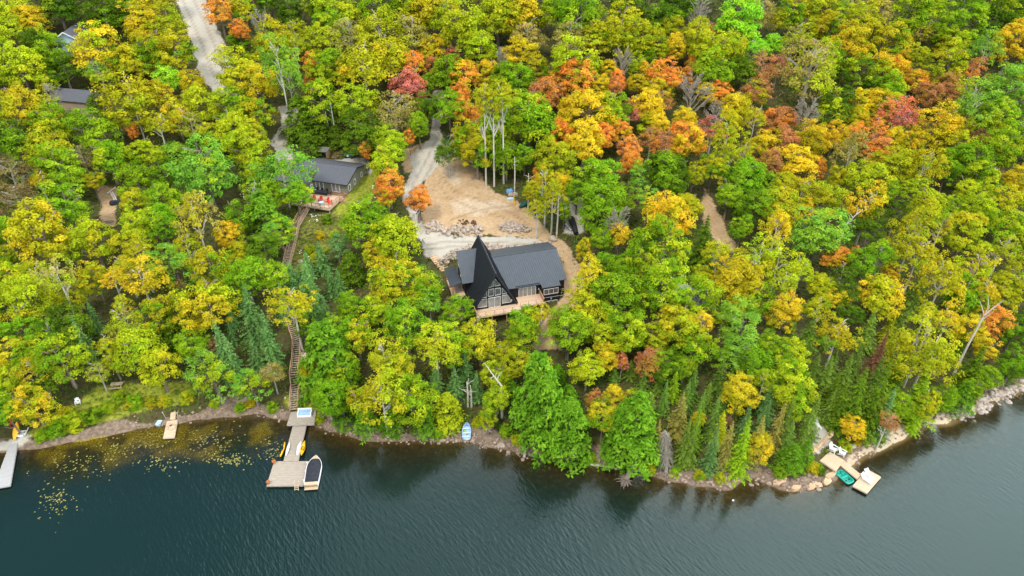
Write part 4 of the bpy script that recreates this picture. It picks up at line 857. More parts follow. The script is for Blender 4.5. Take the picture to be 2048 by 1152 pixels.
bale(1019, 385, 1.7, 1.2, .8, M['blue'], 'tarp_bundle', 'dark blue tarp bundle at the wood edge of the sand clearing', 'tarp bundle')
bale(1026, 391, 2.2, 1.3, .7, M['palestone'], 'rubbish_heap', 'grey heap of building rubbish beside the yellow pole', 'heap')
bale(1021, 399, 1.5, .8, .5, M['alu2'], 'tarp_bundle', 'pale blue folded tarp on the sand next to the yellow pole', 'tarp bundle')
p = place(1029, 411, 0)[0]; o = MB().tube([(0, 0, 0), (-.15, .1, 2.1)], .09, 8).lathe([(.14, 2.1), (.14, 2.22), (.02, 2.26)], 8, (-.15, .1, 0)).build('marker_pole', M['yellow']); o.location = tuple(p); tag(o, 'yellow marker pole at the right edge of the sand clearing', 'pole')
p = place(1048, 412, 0)[0]; o = tag(empty('water_trough', tuple(p), -.75), 'dark green overturned boat shaped trough at the edge of the sand', 'trough'); spindle(3.2, 1.1, .8, False, True).build('hull', M['green'], o, True); MB().bar((0, -1.4, .82), (0, 1.4, .82), .06, .06).build('keel', M['green'], o)
# dirt yard with ladder at the far left
a = Vector(place(233, 404, .2)[0]); b_ = Vector(place(222, 383, 1.4)[0]); q = MB(); d = b_ - a; s_ = Vector((.28, 0, 0))
for k_ in (-1, 1): q.bar(s_ * k_, d + s_ * k_, .07, .1)
for i in range(9): q.bar(d * (.06 + i * .11) - s_, d * (.06 + i * .11) + s_, .05, .05)
o = q.build('ladder', M['white']); o.location = a; tag(o, 'pale ladder leaning over a dark pile in the left dirt yard', 'ladder')
log((214,387),(231,374),.12,.09,'bleached pole above the ladder in the left dirt yard',.8,'pole',M['birch'],12)
bale(232, 408, 2.6, 1.4, .9, M['darkcloth'], 'tarp_bundle', 'dark tarp bundle beneath the ladder in the left dirt yard', 'tarp bundle')
q = MB(); g_ = random.Random(4)
for i in range(14): q.bar((g_.uniform(-1.4, 1.4), g_.uniform(-.5, .5), .1 + i * .05), (g_.uniform(-1.4, 1.4), g_.uniform(-.6, .6), .15 + i * .06), .14, .1)
o = q.build('wood_pile', M['stairwood']); o.location = tuple(place(216, 446, 0)[0]); tag(o, 'jumbled brown lumber at the lower edge of the left dirt yard', 'lumber pile')
# two far cabins and a roof glimpsed between trees
def cabin(px, py, rz, L_, W_, wm_, rm, label, trimw=True, hb=2.6, rh=2.0):
    p = place(px, py, 3.6)[0]; z = hz(p[0], p[1]); c_ = tag(empty('cabin', (p[0], p[1], z), rz), label, 'cabin')
    MB().box(-W_/2, W_/2, -L_/2, L_/2, -1.5, hb).slab([(-W_/2, -L_/2, hb), (W_/2, -L_/2, hb), (0, -L_/2, hb + rh)], .15, (0, -1, 0)).slab([(W_/2, L_/2, hb), (-W_/2, L_/2, hb), (0, L_/2, hb + rh)], .15, (0, 1, 0)).build('wall', wm_, c_)
    MB().slab([(-W_/2-.4, -L_/2-.5, hb-.25), (.0, -L_/2-.5, hb+rh+.1), (.0, L_/2+.5, hb+rh+.1), (-W_/2-.4, L_/2+.5, hb-.25)], -.16).slab([(W_/2+.4, L_/2+.5, hb-.25), (.003, L_/2+.5, hb+rh+.1), (.003, -L_/2-.5, hb+rh+.1), (W_/2+.4, -L_/2-.5, hb-.25)], -.16).build('roof', rm, c_)
    if trimw: MB().bar((-W_/2-.4, -L_/2-.53, hb-.15), (0, -L_/2-.53, hb+rh+.22), .06, .28).bar((W_/2+.4, -L_/2-.53, hb-.15), (0, -L_/2-.53, hb+rh+.22), .06, .28).build('trim', M['white'], c_)
    window(c_, [(-.7, -L_/2-.17, .9), (.7, -L_/2-.17, .9), (.7, -L_/2-.17, 2.1), (-.7, -L_/2-.17, 2.1)], (0, -1, 0), .12, 'window', 1)
    return c_
cabin(143, 66, .15, 9, 6.5, M['alu2'], M['shingle'], 'pale blue cabin with white gable trim among trees at the upper left')
cabin(150, 184, 1.35, 10, 6, M['stairwood'], M['shingle'], 'brown cabin with a dark slate roof below the pale blue cabin', False, 2.4, 1.5)
cabin(1393, 580, 1.2, 7, 5, M['stairwood'], M['grey'], 'grey roofed cabin barely showing through trees right of the black house', False, 2.2, 1.3)
# lily pads
q = MB(); g_ = random.Random(8)
for (x0, y0, sx, sy, n) in ((110,1005,40,32,150),(160,930,70,40,190),(230,900,60,26,150),(330,925,50,22,120),(450,915,55,16,170),(468,925,26,10,60),(400,880,90,28,260),(545,905,26,16,70),(545,880,30,30,60),(300,880,40,20,100)):
    for i in range(int(n * .62)):
        p = at(x0 + g_.gauss(0, .5) * sx, y0 + g_.gauss(0, .5) * sy, .015)
        if p[1] > np.interp(p[0], SH[:, 0], SH[:, 1]) - .4: continue
        r_ = g_.uniform(.05, .15); a0 = g_.uniform(0, 6.28); z = .012 + g_.uniform(0, .02)
        q.poly([(p[0] + r_ * math.cos(a0 + k_ * .8), p[1] + r_ * math.sin(a0 + k_ * .8), z + (.02 if k_ == 3 else 0)) for k_ in range(7)])
tag(q.build('lily_pads', mat('lily_pad', (.13, .13, .02), .5, .3, .8, c2=(.30, .26, .06))), 'yellow green lily pads floating in the left shallows', 'lily pads', kind='stuff')
# ------------------------------------------------------------------ trees
lm_, t, b = nodes('leaf'); N = t.nodes.new; Lk = t.links.new; t.nodes.remove(b); out = t.nodes['Material Output']
oi = N('ShaderNodeObjectInfo'); a2 = N('ShaderNodeAttribute'); a2.attribute_type = 'OBJECT'; a2.attribute_name = 'col2'
av = N('ShaderNodeAttribute'); av.attribute_name = 'var'; ap = N('ShaderNodeAttribute'); ap.attribute_name = 'patch'
# part of each crown has turned: leaves mix between the two leaf colours of the tree
sm = N('ShaderNodeMath'); sm.operation = 'MULTIPLY_ADD'; sm.inputs[1].default_value = .37; Lk(oi.outputs['Random'], sm.inputs[0]); Lk(ap.outputs['Fac'], sm.inputs[2])
fr_ = N('ShaderNodeMath'); fr_.operation = 'FRACT'; Lk(sm.outputs[0], fr_.inputs[0])
th = N('ShaderNodeMapRange'); th.interpolation_type = 'SMOOTHSTEP'; th.inputs['From Min'].default_value = .45; th.inputs['From Max'].default_value = .8; Lk(fr_.outputs[0], th.inputs['Value'])
mx = N('ShaderNodeMix'); mx.data_type = 'RGBA'; Lk(th.outputs['Result'], mx.inputs['Factor']); Lk(oi.outputs['Color'], mx.inputs['A']); Lk(a2.outputs['Color'], mx.inputs['B'])
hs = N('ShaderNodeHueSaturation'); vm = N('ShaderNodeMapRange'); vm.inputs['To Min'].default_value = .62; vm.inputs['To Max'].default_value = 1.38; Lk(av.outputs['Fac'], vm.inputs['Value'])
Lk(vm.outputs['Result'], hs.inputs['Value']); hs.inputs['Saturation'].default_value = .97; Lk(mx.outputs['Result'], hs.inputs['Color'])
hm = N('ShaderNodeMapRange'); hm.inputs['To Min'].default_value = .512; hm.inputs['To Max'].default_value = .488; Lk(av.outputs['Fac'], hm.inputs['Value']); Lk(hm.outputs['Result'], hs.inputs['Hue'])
d_ = N('ShaderNodeBsdfDiffuse'); tl_ = N('ShaderNodeBsdfTranslucent'); Lk(hs.outputs['Color'], d_.inputs['Color']); Lk(hs.outputs['Color'], tl_.inputs['Color'])
ms = N('ShaderNodeMixShader'); ms.inputs[0].default_value = .35; Lk(d_.outputs[0], ms.inputs[1]); Lk(tl_.outputs[0], ms.inputs[2]); Lk(ms.outputs[0], out.inputs['Surface'])
LEAF = lm_
def leafmesh(name, C_, Nn, S, var, pt, aspect=.75, flex=.0):
    """one quad per leaf spray: centre, facing, size"""
    n = len(C_); Nn = Nn / (np.linalg.norm(Nn, axis=1, keepdims=True) + 1e-9)
    r_ = rng.normal(size=(n, 3)); T_ = np.cross(Nn, r_); T_ /= np.linalg.norm(T_, axis=1, keepdims=True) + 1e-9; B_ = np.cross(Nn, T_)
    S = S[:, None]; v = np.stack([C_ - T_ * S, C_ + B_ * S * aspect * rng.uniform(.5, 1, (n, 1)) - T_ * S * .1, C_ + T_ * S, C_ - B_ * S * aspect * rng.uniform(.5, 1, (n, 1)) + T_ * S * .1], 1).reshape(-1, 3)
    q = np.arange(4 * n).reshape(n, 4); me = np_mesh(name, v, q, LEAF, False); fattr(me, 'var', np.clip(var, 0, 1), 'FACE'); fattr(me, 'patch', pt, 'FACE'); return me
def unit(n): v = rng.normal(size=(n, 3)); return v / np.linalg.norm(v, axis=1, keepdims=True)
def crown_broad(name, nt_, nl, zr=1.15, tuft=(.20, .34), leaf=(.055, .085), low=-.7, flat=.72, lob=.26, aspect=.75):
    """rounded crown of many leaf tufts at the limb ends; R = 1"""
    D = unit(nt_ * 3); D = D[D[:, 2] > low][:nt_]; nt2 = len(D)
    lb = unit(7); lobe = (np.clip(D @ lb.T, 0, 1) ** 4).max(1)
    rad = (.80 - lob / 2 + lob * lobe * 1.5) * rng.uniform(.72, 1.0, nt2)
    inner = rng.random(nt2) < .18; rad[inner] *= .6
    P = D * rad[:, None] * np.array([1, 1, zr]); P[:, 2] = np.where(D[:, 2] < 0, P[:, 2] * .9, P[:, 2])
    tr_ = rng.uniform(*tuft, nt2); tv = rng.uniform(.2, .8, nt2)
    pt = (.5 + .5 * np.sin(P @ np.array([2.3, 1.7, 1.1]) + rng.uniform(0, 6)) * .8 + rng.uniform(-.12, .12, nt2))
    idx = np.repeat(np.arange(nt2), nl); d2 = unit(len(idx)); d2[:, 2] = np.where(d2[:, 2] < -.25, -d2[:, 2], d2[:, 2])
    C_ = P[idx] + d2 * (tr_[idx] * rng.uniform(.55, 1.05, len(idx)))[:, None] * np.array([1, 1, flat])
    Nn = d2 * .7 + D[idx] * .45 + np.array([0, 0, .45]) + rng.normal(size=d2.shape) * .38
    var = tv[idx] + rng.uniform(-.28, .28, len(idx)); sz_ = rng.uniform(*leaf, len(idx))
    return leafmesh(name, C_, Nn, sz_, var, pt[idx], aspect)
def crown_spruce(name, tiers=19, H_=3.6, nb=(9, 12), droop=.42, leaf=(.055, .09), rag=.30, full=7, power=.85):
    C_, Nn, S, V, P_ = [], [], [], [], []
    for i in range(tiers):
        f = i / (tiers - 1); z = H_ * (.04 + .95 * f); L_ = (1 - f) ** power + .035
        n = max(4, int(rng.integers(*nb) * (1 - .5 * f))); a0 = rng.uniform(0, 6.28)
        for j in range(n):
            a = a0 + 6.283 * j / n + rng.normal() * .12; l = L_ * rng.uniform(1 - rag * 1.6, 1 + rag); bv = rng.uniform(.25, .75)
            m = max(3, int(full * l + 3))
            for k in range(m):
                s = (k + .6) / m; wd = .13 * l * (1.15 - s) + .035
                for sd_ in (-1, 0, 1):
                    if sd_ == 0 and k < m - 1 and rng.random() < .3: continue
                    x = l * s; y = sd_ * wd * rng.uniform(.6, 1.3)
                    C_.append((x * math.cos(a) - y * math.sin(a), x * math.sin(a) + y * math.cos(a), z - droop * l * s ** 1.3 + .10 * l * s ** 3 + rng.normal() * .02))
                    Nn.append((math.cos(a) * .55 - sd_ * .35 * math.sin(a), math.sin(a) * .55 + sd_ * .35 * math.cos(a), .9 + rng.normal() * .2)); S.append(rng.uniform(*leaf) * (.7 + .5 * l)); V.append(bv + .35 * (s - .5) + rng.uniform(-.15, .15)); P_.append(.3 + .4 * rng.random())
    C_ = np.array(C_); Nn = np.array(Nn) + rng.normal(size=C_.shape) * .22
    return leafmesh(name, C_, Nn, np.array(S), np.array(V), np.array(P_), .7)
def crown_feather(name, H_=2.6, nb=120, leaf=(.05, .09), nl=26, droop=.3):
    """broad feathery evergreen (hemlock, cedar): soft drooping sprays all over a rounded cone"""
    f = rng.random(nb) ** .8; a = rng.uniform(0, 6.283, nb); rr_ = ((1 - f) ** .62) * rng.uniform(.70, 1.05, nb) + .03
    P = np.stack([rr_ * np.cos(a), rr_ * np.sin(a), H_ * (.03 + .95 * f) - droop * rr_], 1); O = np.stack([np.cos(a), np.sin(a), np.full(nb, .1)], 1)
    tv = rng.uniform(.2, .8, nb); idx = np.repeat(np.arange(nb), nl); s = rng.random(len(idx))
    w_ = (.10 + .16 * rr_)[idx]; tan_ = np.stack([-np.sin(a), np.cos(a), np.zeros(nb)], 1)[idx]
    C_ = P[idx] + O[idx] * ((s - .65) * (.42 * rr_[idx] + .12))[:, None] + tan_ * (rng.normal(size=len(idx)) * w_ * (1.15 - s))[:, None] + np.stack([np.zeros(len(idx))] * 2 + [-.16 * s ** 2 * (.4 + rr_[idx]) + rng.normal(size=len(idx)) * .03], 1)
    Nn = O[idx] * .5 + np.array([0, 0, .75]) + rng.normal(size=C_.shape) * .33
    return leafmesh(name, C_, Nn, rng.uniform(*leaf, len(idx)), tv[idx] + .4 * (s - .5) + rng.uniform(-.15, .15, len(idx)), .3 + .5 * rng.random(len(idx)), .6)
def wood(name, m, seed, trunk_r=.045, limbs=9, z0=.35, spread=.62, twigs=3, up=.55, lean=.06, tip=.012, levels=2):
    """tapered trunk (height 1, crown radius about 1 once scaled) with forking limbs; x, y scale with the crown"""
    g_ = random.Random(seed); q = MB(); lx, ly = g_.uniform(-lean, lean) * 4, g_.uniform(-lean, lean) * 4
    tp = lambda t: Vector((lx * t * t, ly * t * t, t)); q.tube([tp(t) for t in (-.03, .2, .4, .6, .8, 1)], [trunk_r * k * 4 for k in (1.2, 1, .85, .65, .42, .1)], 7)
    for i in range(limbs):
        t = z0 + (.95 - z0) * (i + g_.random()) / limbs; a = g_.uniform(0, 6.28); l = spread * g_.uniform(.7, 1.15) * (1.25 - t * .75); r_ = trunk_r * 4 * .42 * (1.15 - t)
        d = Vector((math.cos(a), math.sin(a), up * .28 * g_.uniform(.6, 1.4))); p0 = tp(t); p1 = p0 + d * l * .5; p2 = p0 + d * l + Vector((0, 0, l * .10)); q.tube([p0, p1, p2], [r_, r_ * .7, tip * 2.2], 5, False)
        for k in range(twigs):
            s = g_.uniform(.3, .95); b0_ = p0.lerp(p2, s); a2_ = a + g_.uniform(-1.1, 1.1); l2 = l * g_.uniform(.3, .6)
            e = b0_ + Vector((math.cos(a2_) * l2, math.sin(a2_) * l2, l2 * .22 * g_.uniform(.2, 1.6))); q.tube([b0_, b0_.lerp(e, .5) + Vector((0, 0, .008)), e], [tip * 2.2, tip * 1.7, tip], 4, False)
            if levels > 1:
                for w_ in range(3):
                    b1_ = b0_.lerp(e, g_.uniform(.3, 1)); a3 = a2_ + g_.uniform(-1.2, 1.2); l3 = l2 * g_.uniform(.3, .7)
                    q.tube([b1_, b1_ + Vector((math.cos(a3) * l3, math.sin(a3) * l3, l3 * .25 * g_.uniform(0, 1.6)))], [tip * 1.3, tip * .7], 3, False)
    return q.mesh(name, m)
PM = [crown_broad('maple_crown', n_, 54, zr, (.13, .25), (.032, .051)) for zr, n_ in ((1.0, 130), (1.15, 120), (1.05, 140), (1.25, 125), (.95, 120), (1.12, 135), (1.3, 110), (1.08, 150))]
PMF = [crown_broad('fine_leaved_crown', 190, 38, zr, (.11, .20), (.028, .044), -.7, .6, .3) for zr in (1.05, 1.2, .95, 1.1)]
PB = [crown_broad('birch_crown', 115, 28, zr, (.12, .22), (.031, .050), -.55, .8, .35, .8) for zr in (1.15, 1.3, 1.0)]
PK = [crown_broad('thin_crown', 150, 28, 1.1, (.13, .22), (.028, .046), -.5, .8, .3, .7) for _ in range(2)]
PP = [crown_broad('pine_crown', 74, 46, 1.25, (.16, .26), (.05, .085), -.6, .42, .4, .32) for _ in range(2)]
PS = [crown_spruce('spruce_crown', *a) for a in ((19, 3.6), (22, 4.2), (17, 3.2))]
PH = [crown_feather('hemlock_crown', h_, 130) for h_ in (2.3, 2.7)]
TB = [wood('trunk', M['bark'], s, .017, 8, .3, .6, 2, .5, levels=1, tip=.008) for s in range(3)]
TW = [wood('trunk', M['birch'], s + 10, .017, 9, .45, .62, 3, .7, .05, .005) for s in range(3)]
TD = [wood('trunk', M['deadwood'], s + 20, .016, 8, .35, .68, 3, .8, .04, .005) for s in range(2)]
BR = [wood('branches', M['twig'], s + 30, .018, 20, .3, .9, 7, 1.3, .04, .0055) for s in range(3)]
TS = [MB().tube([(0, 0, -.05), (0, 0, .4), (0, 0, .98)], [.09, .06, .008], 6).mesh('trunk', M['bark'])]
# colour code: observed leaf colour (as seen lit), colour word, second colour
CO = {'G': ((76,106,18), 'dark green', (98,128,20)), 'g': ((114,154,12), 'mid green', (138,168,14)), 'L': ((158,176,10), 'yellow green', (170,178,12)), 'V': ((138,194,28), 'vivid lime green', (160,202,30)),
 'Y': ((172,168,12), 'olive gold', (148,164,14)), 'A': ((204,180,14), 'golden yellow', (182,174,14)), 'O': ((220,146,46), 'bright orange', (208,160,44)), 'R': ((176,122,70), 'rusty orange', (176,140,50)),
 'P': ((186,114,94), 'pinkish red', (206,120,70)), 'K': ((160,152,72), 'khaki', (146,140,60)), 'T': ((104,146,76), 'blue green', (98,138,68)), 'B': ((124,112,66), 'brownish grey', (110,116,50)),
 'E': ((118,166,46), 'emerald green', (136,172,40)), 'D': ((132,92,68), 'rust brown', (146,106,70)), 'H': ((92,142,20), 'leaf green', (104,150,24)), 'S': ((98,132,48), 'deep green', (112,140,44)), 'W': ((150,146,136), 'pale grey', (150,146,136))}
KIND = {'m': ('maple_tree', 'maple', 'tree'), 'f': ('beech_tree', 'fine leaved tree', 'tree'), 'b': ('birch_tree', 'birch', 'tree'), 'k': ('ash_tree', 'thin leaved tree', 'tree'), 'p': ('pine_tree', 'pine', 'tree'),  # code f: fine leaved broadleaf, species unknown
 's': ('spruce_tree', 'spruce', 'tree'), 'h': ('hemlock_tree', 'hemlock', 'tree'), 'd': ('bare_tree', 'leafless tree', 'tree'), 'u': ('shrub', 'shrub', 'shrub')}
TREES = '''
mL 28 20 32;mA 63 37 28;mL 22 65 30;mG 75 95 32;mg 107 108 32;mG 115 12 34;mG 215 30 36;mg 240 10 30;fY 288 52 44;fY 338 62 38;fY 302 98 36;mA 197 105 44;mY 267 120 34;mA 343 112 40;mV 338 160 24;kE 200 150 26;bY 262 195 50;mL 45 145 40;mg 127 138 28;dW 108 195 16;mG 190 206 18;mY 43 220 42;kA 100 222 25;mL 110 252 38;mg 33 285 40;mg 190 262 40;mO 266 265 10;mY 273 230 28;mA 353 230 32;mL 400 213 34;kK 383 255 28;mY 477 142 38;mL 467 215 38;mL 467 265 40;mA 97 300 36;kB 167 320 26;fg 127 342 42;kB 27 362 40;mg 217 317 34;mL 287 307 30;hE 347 285 330 30;fE 407 340 62;mY 433 278 28;mL 490 300 36;mg 280 368 34;mO 440 28 26;mO 478 62 18;mA 487 18 25;uG 476 82 16;uG 494 100 18;
mG 639 13 32;mG 580 25 26;mY 545 90 36;bL 590 97 24;bE 557 120 36 18;mL 680 35 38;mL 757 20 40;mY 812 12 30;mL 655 60 34;kK 702 82 36;bY 758 67 42;kK 822 77 36;mY 845 30 42;mL 920 60 50;mY 995 35 40;mL 645 92 34;mL 645 148 32;mO 622 132 17;mO 621 170 15;mg 672 135 34;bY 728 138 56;mY 785 118 40;mA 862 105 28;mO 865 137 17;mP 815 175 30;kB 790 232 38;kB 742 250 13;mP 905 122 14;mg 895 142 30;mO 932 150 27;mO 920 187 20;mO 925 225 16;mA 978 147 24;dW 1002 122 15;mL 955 100 34;mg 1005 150 28;bY 968 192 27 21;bL 986 212 24 19;bY 1006 194 27 20.5;mO 955 232 13;mg 645 207 44;hG 606 190 290 32;hG 640 225 298 26;mL 712 217 38;mG 725 268 38;mL 778 290 30;mL 772 322 32;mO 732 303 14;mO 818 277 12;mO 778 372 26;mA 832 222 20;mG 852 217 28;mg 838 255 22;mg 898 217 28;kG 897 308 26;mY 938 277 36;mY 955 308 32;mg 992 268 34;mg 1012 315 28;mA 520 172 34;mY 512 230 30;mY 514 280 22;bE 566 350 50 8;mO 838 398 22;dW 522 52 18;
mY 1044 27 42;mg 1157 37 44;mg 1115 22 34;kK 1057 80 30;fY 1237 63 48;fY 1277 78 42;fY 1197 75 34;fL 1307 104 27;kK 1144 82 32;fL 1150 130 50;mG 1257 18 38;mG 1324 40 28;mg 1357 10 34;dW 1397 40 26;kP 1420 70 15;mV 1474 53 48;kK 1517 32 30;mY 1341 63 24;mY 1390 83 36;mA 1351 100 24;mL 1417 110 38;mO 1391 123 16;mg 1424 146 36;mG 1487 143 30;mY 1460 105 34;mA 1040 104 27;mY 1074 138 22;mg 1037 160 30;dW 1244 122 16;mA 1217 140 20;mO 1150 160 34;mO 1087 188 34;mO 1110 170 22;mA 1197 174 22;mO 1237 160 17;kR 1230 178 15;mO 1330 155 32;mA 1302 148 22;mY 1274 167 20;mA 1314 188 27;dW 1384 196 30;mA 1414 187 19;mO 1441 187 21;kR 1517 140 28;mR 1511 187 27;mA 1474 220 32;mA 1174 230 46;mA 1140 215 26;mL 1224 227 34;kP 1260 227 23;mA 1297 220 34;kR 1324 207 22;mA 1307 248 24;dW 1424 236 20;mg 1057 242 52;mA 1167 287 38;mO 1204 277 24;mO 1257 300 24;mO 1261 327 17;kR 1301 280 21;kR 1327 287 23;mO 1374 283 36;mA 1357 302 20;kP 1424 262 26;bL 1454 277 34 11;mY 1107 327 36;mO 1077 350 11;mA 1127 368 20;mg 1200 360 40;mg 1337 343 42;pE 1280 360 24;mY 1424 340 25;mg 1490 353 34;mA 1524 293 27;
fY 1576 33 34;mY 1636 20 34;kK 1749 17 34;mL 1823 27 42;mL 1862 15 26;fg 1926 45 48;fg 1882 72 30;mG 1990 30 44;mG 2030 20 26;mL 1729 57 36;kK 1586 90 28;mV 1549 90 22;mY 1659 63 34;mA 1696 94 42;kK 1846 70 23;mY 1786 87 34;mL 1902 90 28;mO 1886 103 13;bE 1969 103 32;mA 2023 90 34;mO 1799 123 17;mY 1829 121 24;mA 1769 147 32;mO 1813 147 9;mG 1709 148 36;mL 1650 116 32;kK 1616 155 56;kP 1556 136 20;mG 1669 213 36;mA 1723 213 27;mA 1716 243 20;fY 1896 143 40;mR 1893 180 26;mR 1856 193 26;fE 2009 193 48;bE 1946 213 40;mg 1776 176 28;kP 1796 233 36;mA 1763 213 32;fA 1869 263 44;dW 1609 237 26;mR 1556 240 30;mR 1563 287 28;mY 1619 283 34;mO 1706 270 21;mO 1753 297 27;mA 1786 277 24;bK 1699 310 33;mL 1789 333 36;mL 1736 360 36;bY 1846 333 36;fg 1996 240 34;mD 1956 283 16;mY 1913 300 28;mg 1936 327 34;mL 1966 352 30;mg 2003 300 36;mg 2036 277 34;kD 1996 357 12;mA 1596 330 34;mO 1639 335 13;mA 1676 357 21;mA 1566 367 20;
kB 43 414 40;fg 133 414 46;mY 83 477 56;mL 187 481 40;mg 10 467 30;mY 273 414 30;mg 333 404 34;mL 273 461 34;mg 327 451 34;bK 393 441 42 11;mA 457 474 25;bA 280 511 34;bY 250 531 24;bK 117 557 34 11;mY 187 554 30;bY 283 560 40;pE 350 534 36;mA 427 547 40;mG 483 434 34;mg 493 557 36;mL 20 557 28;mL 60 597 44;fY 417 611 50;kD 360 574 10;mG 140 647 38;fg 43 651 40;sT 180 631 730 22;kK 250 651 26;mY 317 631 34;hG 333 635 705 34;sG 380 610 690 26;fY 27 711 38;bA 67 737 26;fg 123 717 48;mL 277 701 46;mL 317 734 34;fg 383 691 30;kD 437 694 18;sT 457 641 755 25;sT 470 668 760 20;pE 427 754 44;kK 197 745 20;mL 17 761 24;pE 505 770 28;
hH 539 385 505 38;pE 562 470 26;mG 525 496 30;fg 539 551 34;mg 735 451 46;mL 795 474 44;mO 835 404 21;mO 775 394 15;sT 645 481 550 20;sT 625 517 620 21;sT 619 500 560 15;sT 585 524 580 20;sT 682 537 598 14;sT 665 530 592 14;sT 602 535 590 15;pT 675 490 20;hG 705 505 575 24;fY 800 556 46;fg 846 590 34;fY 770 580 36;bA 585 611 40 10.5;sT 514 567 690 27;sT 552 621 748 22;sg 635 631 690 14;mg 700 618 26;mL 752 617 24;mG 725 626 28;mg 812 651 44;fg 712 667 38;hH 662 640 800 50;fg 690 740 34;bY 769 714 42;fY 795 746 38;mg 900 690 34;bA 872 694 40;kE 859 604 24;fg 912 624 28;fY 959 677 40;sT 932 700 770 17;fY 1005 704 24;kK 545 747 22;
mg 1051 646 28;bA 1081 628 18;mL 1044 668 26;mL 1124 644 28;mg 1137 668 38;mL 1171 631 34;bA 1181 551 26;bA 1157 591 24;mY 1167 501 14;mg 1211 531 27;fL 1317 515 62;fL 1324 586 52;mg 1237 557 28;mA 1337 434 40;mA 1377 411 24;mg 1204 417 44;mg 1241 407 28;dW 1237 447 22;mA 1237 472 20;sG 1400 431 545 26;bY 1437 507 24;mg 1504 417 34;mA 1471 564 44;mY 1504 591 36;bL 1517 517 36;mL 1401 591 34;mg 1241 597 44;mg 1251 667 38;mL 1211 674 34;mA 1357 654 40;sS 1287 647 690 10;fL 1311 677 24;pE 1481 665 44;mL 1391 694 34;mL 1174 737 30;mY 1211 711 22;sS 1156 714 745 9;sS 1259 721 755 11;sS 1227 731 765 11;kP 1244 724 13;mR 1304 727 30;mg 1331 731 28;hH 1074 700 880 44;hH 1092 745 915 40;hH 1134 795 926 42;hH 1262 785 948 46;hH 1240 800 930 30;sS 1382 731 800 11;mg 1504 727 34;mg 1187 584 26;
mA 1563 411 34;mL 1646 404 34;fE 1636 471 50;bL 1556 524 36;bL 1568 565 28;bA 1736 414 38;pG 1736 461 36;mO 1706 517 14;mg 1723 531 34;bY 1826 471 46;bY 1836 513 38;mL 1856 414 34;mA 1929 467 36;mL 1953 427 34;mY 1996 404 34;mL 2013 454 32;mA 1766 591 38;sS 1813 554 634 16;bY 1883 564 44;bY 1953 534 34;mA 2009 571 24;mO 1993 644 26;mA 2013 597 24;mA 1569 624 36;mA 1646 571 24;bY 1633 617 24;mA 1676 597 19;bY 1673 674 40;mG 1690 590 26;bY 1843 691 52;bY 1853 736 46;mA 1936 661 28;sG 1930 690 790 24;sS 2011 700 765 15;mg 2026 734 28;fg 2030 667 26;sD 1743 660 760 16;sS 1703 684 760 13;sS 1683 707 780 13;sS 1743 707 790 16;sS 1623 707 770 13;sS 1646 711 780 15;sS 1576 641 700 16;mL 1573 717 34;mL 1580 752 32;mg 1930 590 30;
uL 150 845 18;ug 112 860 19;ug 184 832 18;uL 216 816 14;uA 132 826 13;ug 84 870 13;uY 303 806 12;ug 270 804 13;uY 330 802 11;uY 374 797 14;uL 240 794 12;uY 262 812 10;uL 620 500 9;uY 640 470 8;ug 655 440 9;uY 612 540 9;uL 668 470 8;uY 700 430 10;ug 725 415 10;uY 632 515 9;uK 650 500 9;uL 1690 893 12;uA 1712 884 8;ug 1640 940 10;uY 1625 935 12;hH 690 795 856 20;hH 735 805 872 20;hH 785 808 872 20;hH 850 812 876 20;ug 880 866 13;ug 905 862 10;uL 955 845 10;ug 1010 862 12;uL 1035 880 11;ug 1180 915 12;ug 1100 900 14;uY 1300 938 11;ug 1350 945 9;uY 1400 952 10;uL 1440 955 10;ug 1560 945 12;sT 590 545 608 20;sT 612 560 630 16;ug 480 815 9;ug 545 815 10;uL 430 808 10;uY 500 808 8;ug 640 838 9;mg 592 390 24;mg 545 395 26;bY 1105 400 26 8;bY 1074 418 18 7;mg 1128 424 15;bA 1092 360 24 11;mY 1064 385 18;mg 604 652 17;fY 616 742 18;sT 572 562 640 15;sT 612 520 585 13;sT 634 560 640 14;sT 655 590 655 14;mg 17 795 30;fY 70 815 40;mg 17 828 20;bY 765 798 44;mg 662 800 36;mg 829 801 44;hL 895 785 862 28;mL 992 798 26;mL 975 833 16;fY 1207 835 32;mR 1190 800 18;mA 1228 790 20;
sK 1353 785 875 17;sS 1364 831 930 14;sS 1377 835 935 13;sg 1384 805 905 13;sS 1421 788 880 13;sT 1416 848 948 16;sK 1446 843 935 15;sg 1472 831 955 20;sK 1504 831 930 16;sT 1524 798 870 12;sS 1397 780 850 11;sS 1370 755 820 11;mA 1521 893 26;mA 1477 788 34;kD 1457 841 8;mY 1397 838 11;sK 1311 840 905 13;mL 1586 790 38;sS 1564 795 880 14;sS 1614 790 880 16;sS 1600 812 905 14;hH 1579 890 945 22;hH 1608 880 930 14;sK 1545 800 900 14;sG 1690 735 870 26;sG 1725 720 880 27;sT 1752 770 880 18;mR 1769 818 14;fg 1789 811 28;sg 1819 745 850 28;fY 1853 806 28;fg 1886 800 26;hH 1916 765 830 20;fg 1943 778 18;sG 1665 765 860 20;sS 1650 775 850 13;
sS 1640 640 690 10;sG 1590 690 760 14;sT 1500 735 800 11;sS 1540 745 815 12;sS 1445 755 830 12;sS 1468 760 835 11;sg 1345 740 800 12;sS 1325 760 830 11;sG 1780 720 800 18;sS 1660 690 750 11
'''
GM = dict(m='maples on the wooded slope', f='fine leaved trees on the wooded slope', b='birches on the wooded slope', k='thin crowned trees on the slope', p='pines on the slope', s='spruces on the slope', h='hemlocks on the slope', d='leafless trees on the slope', u='shrubs')
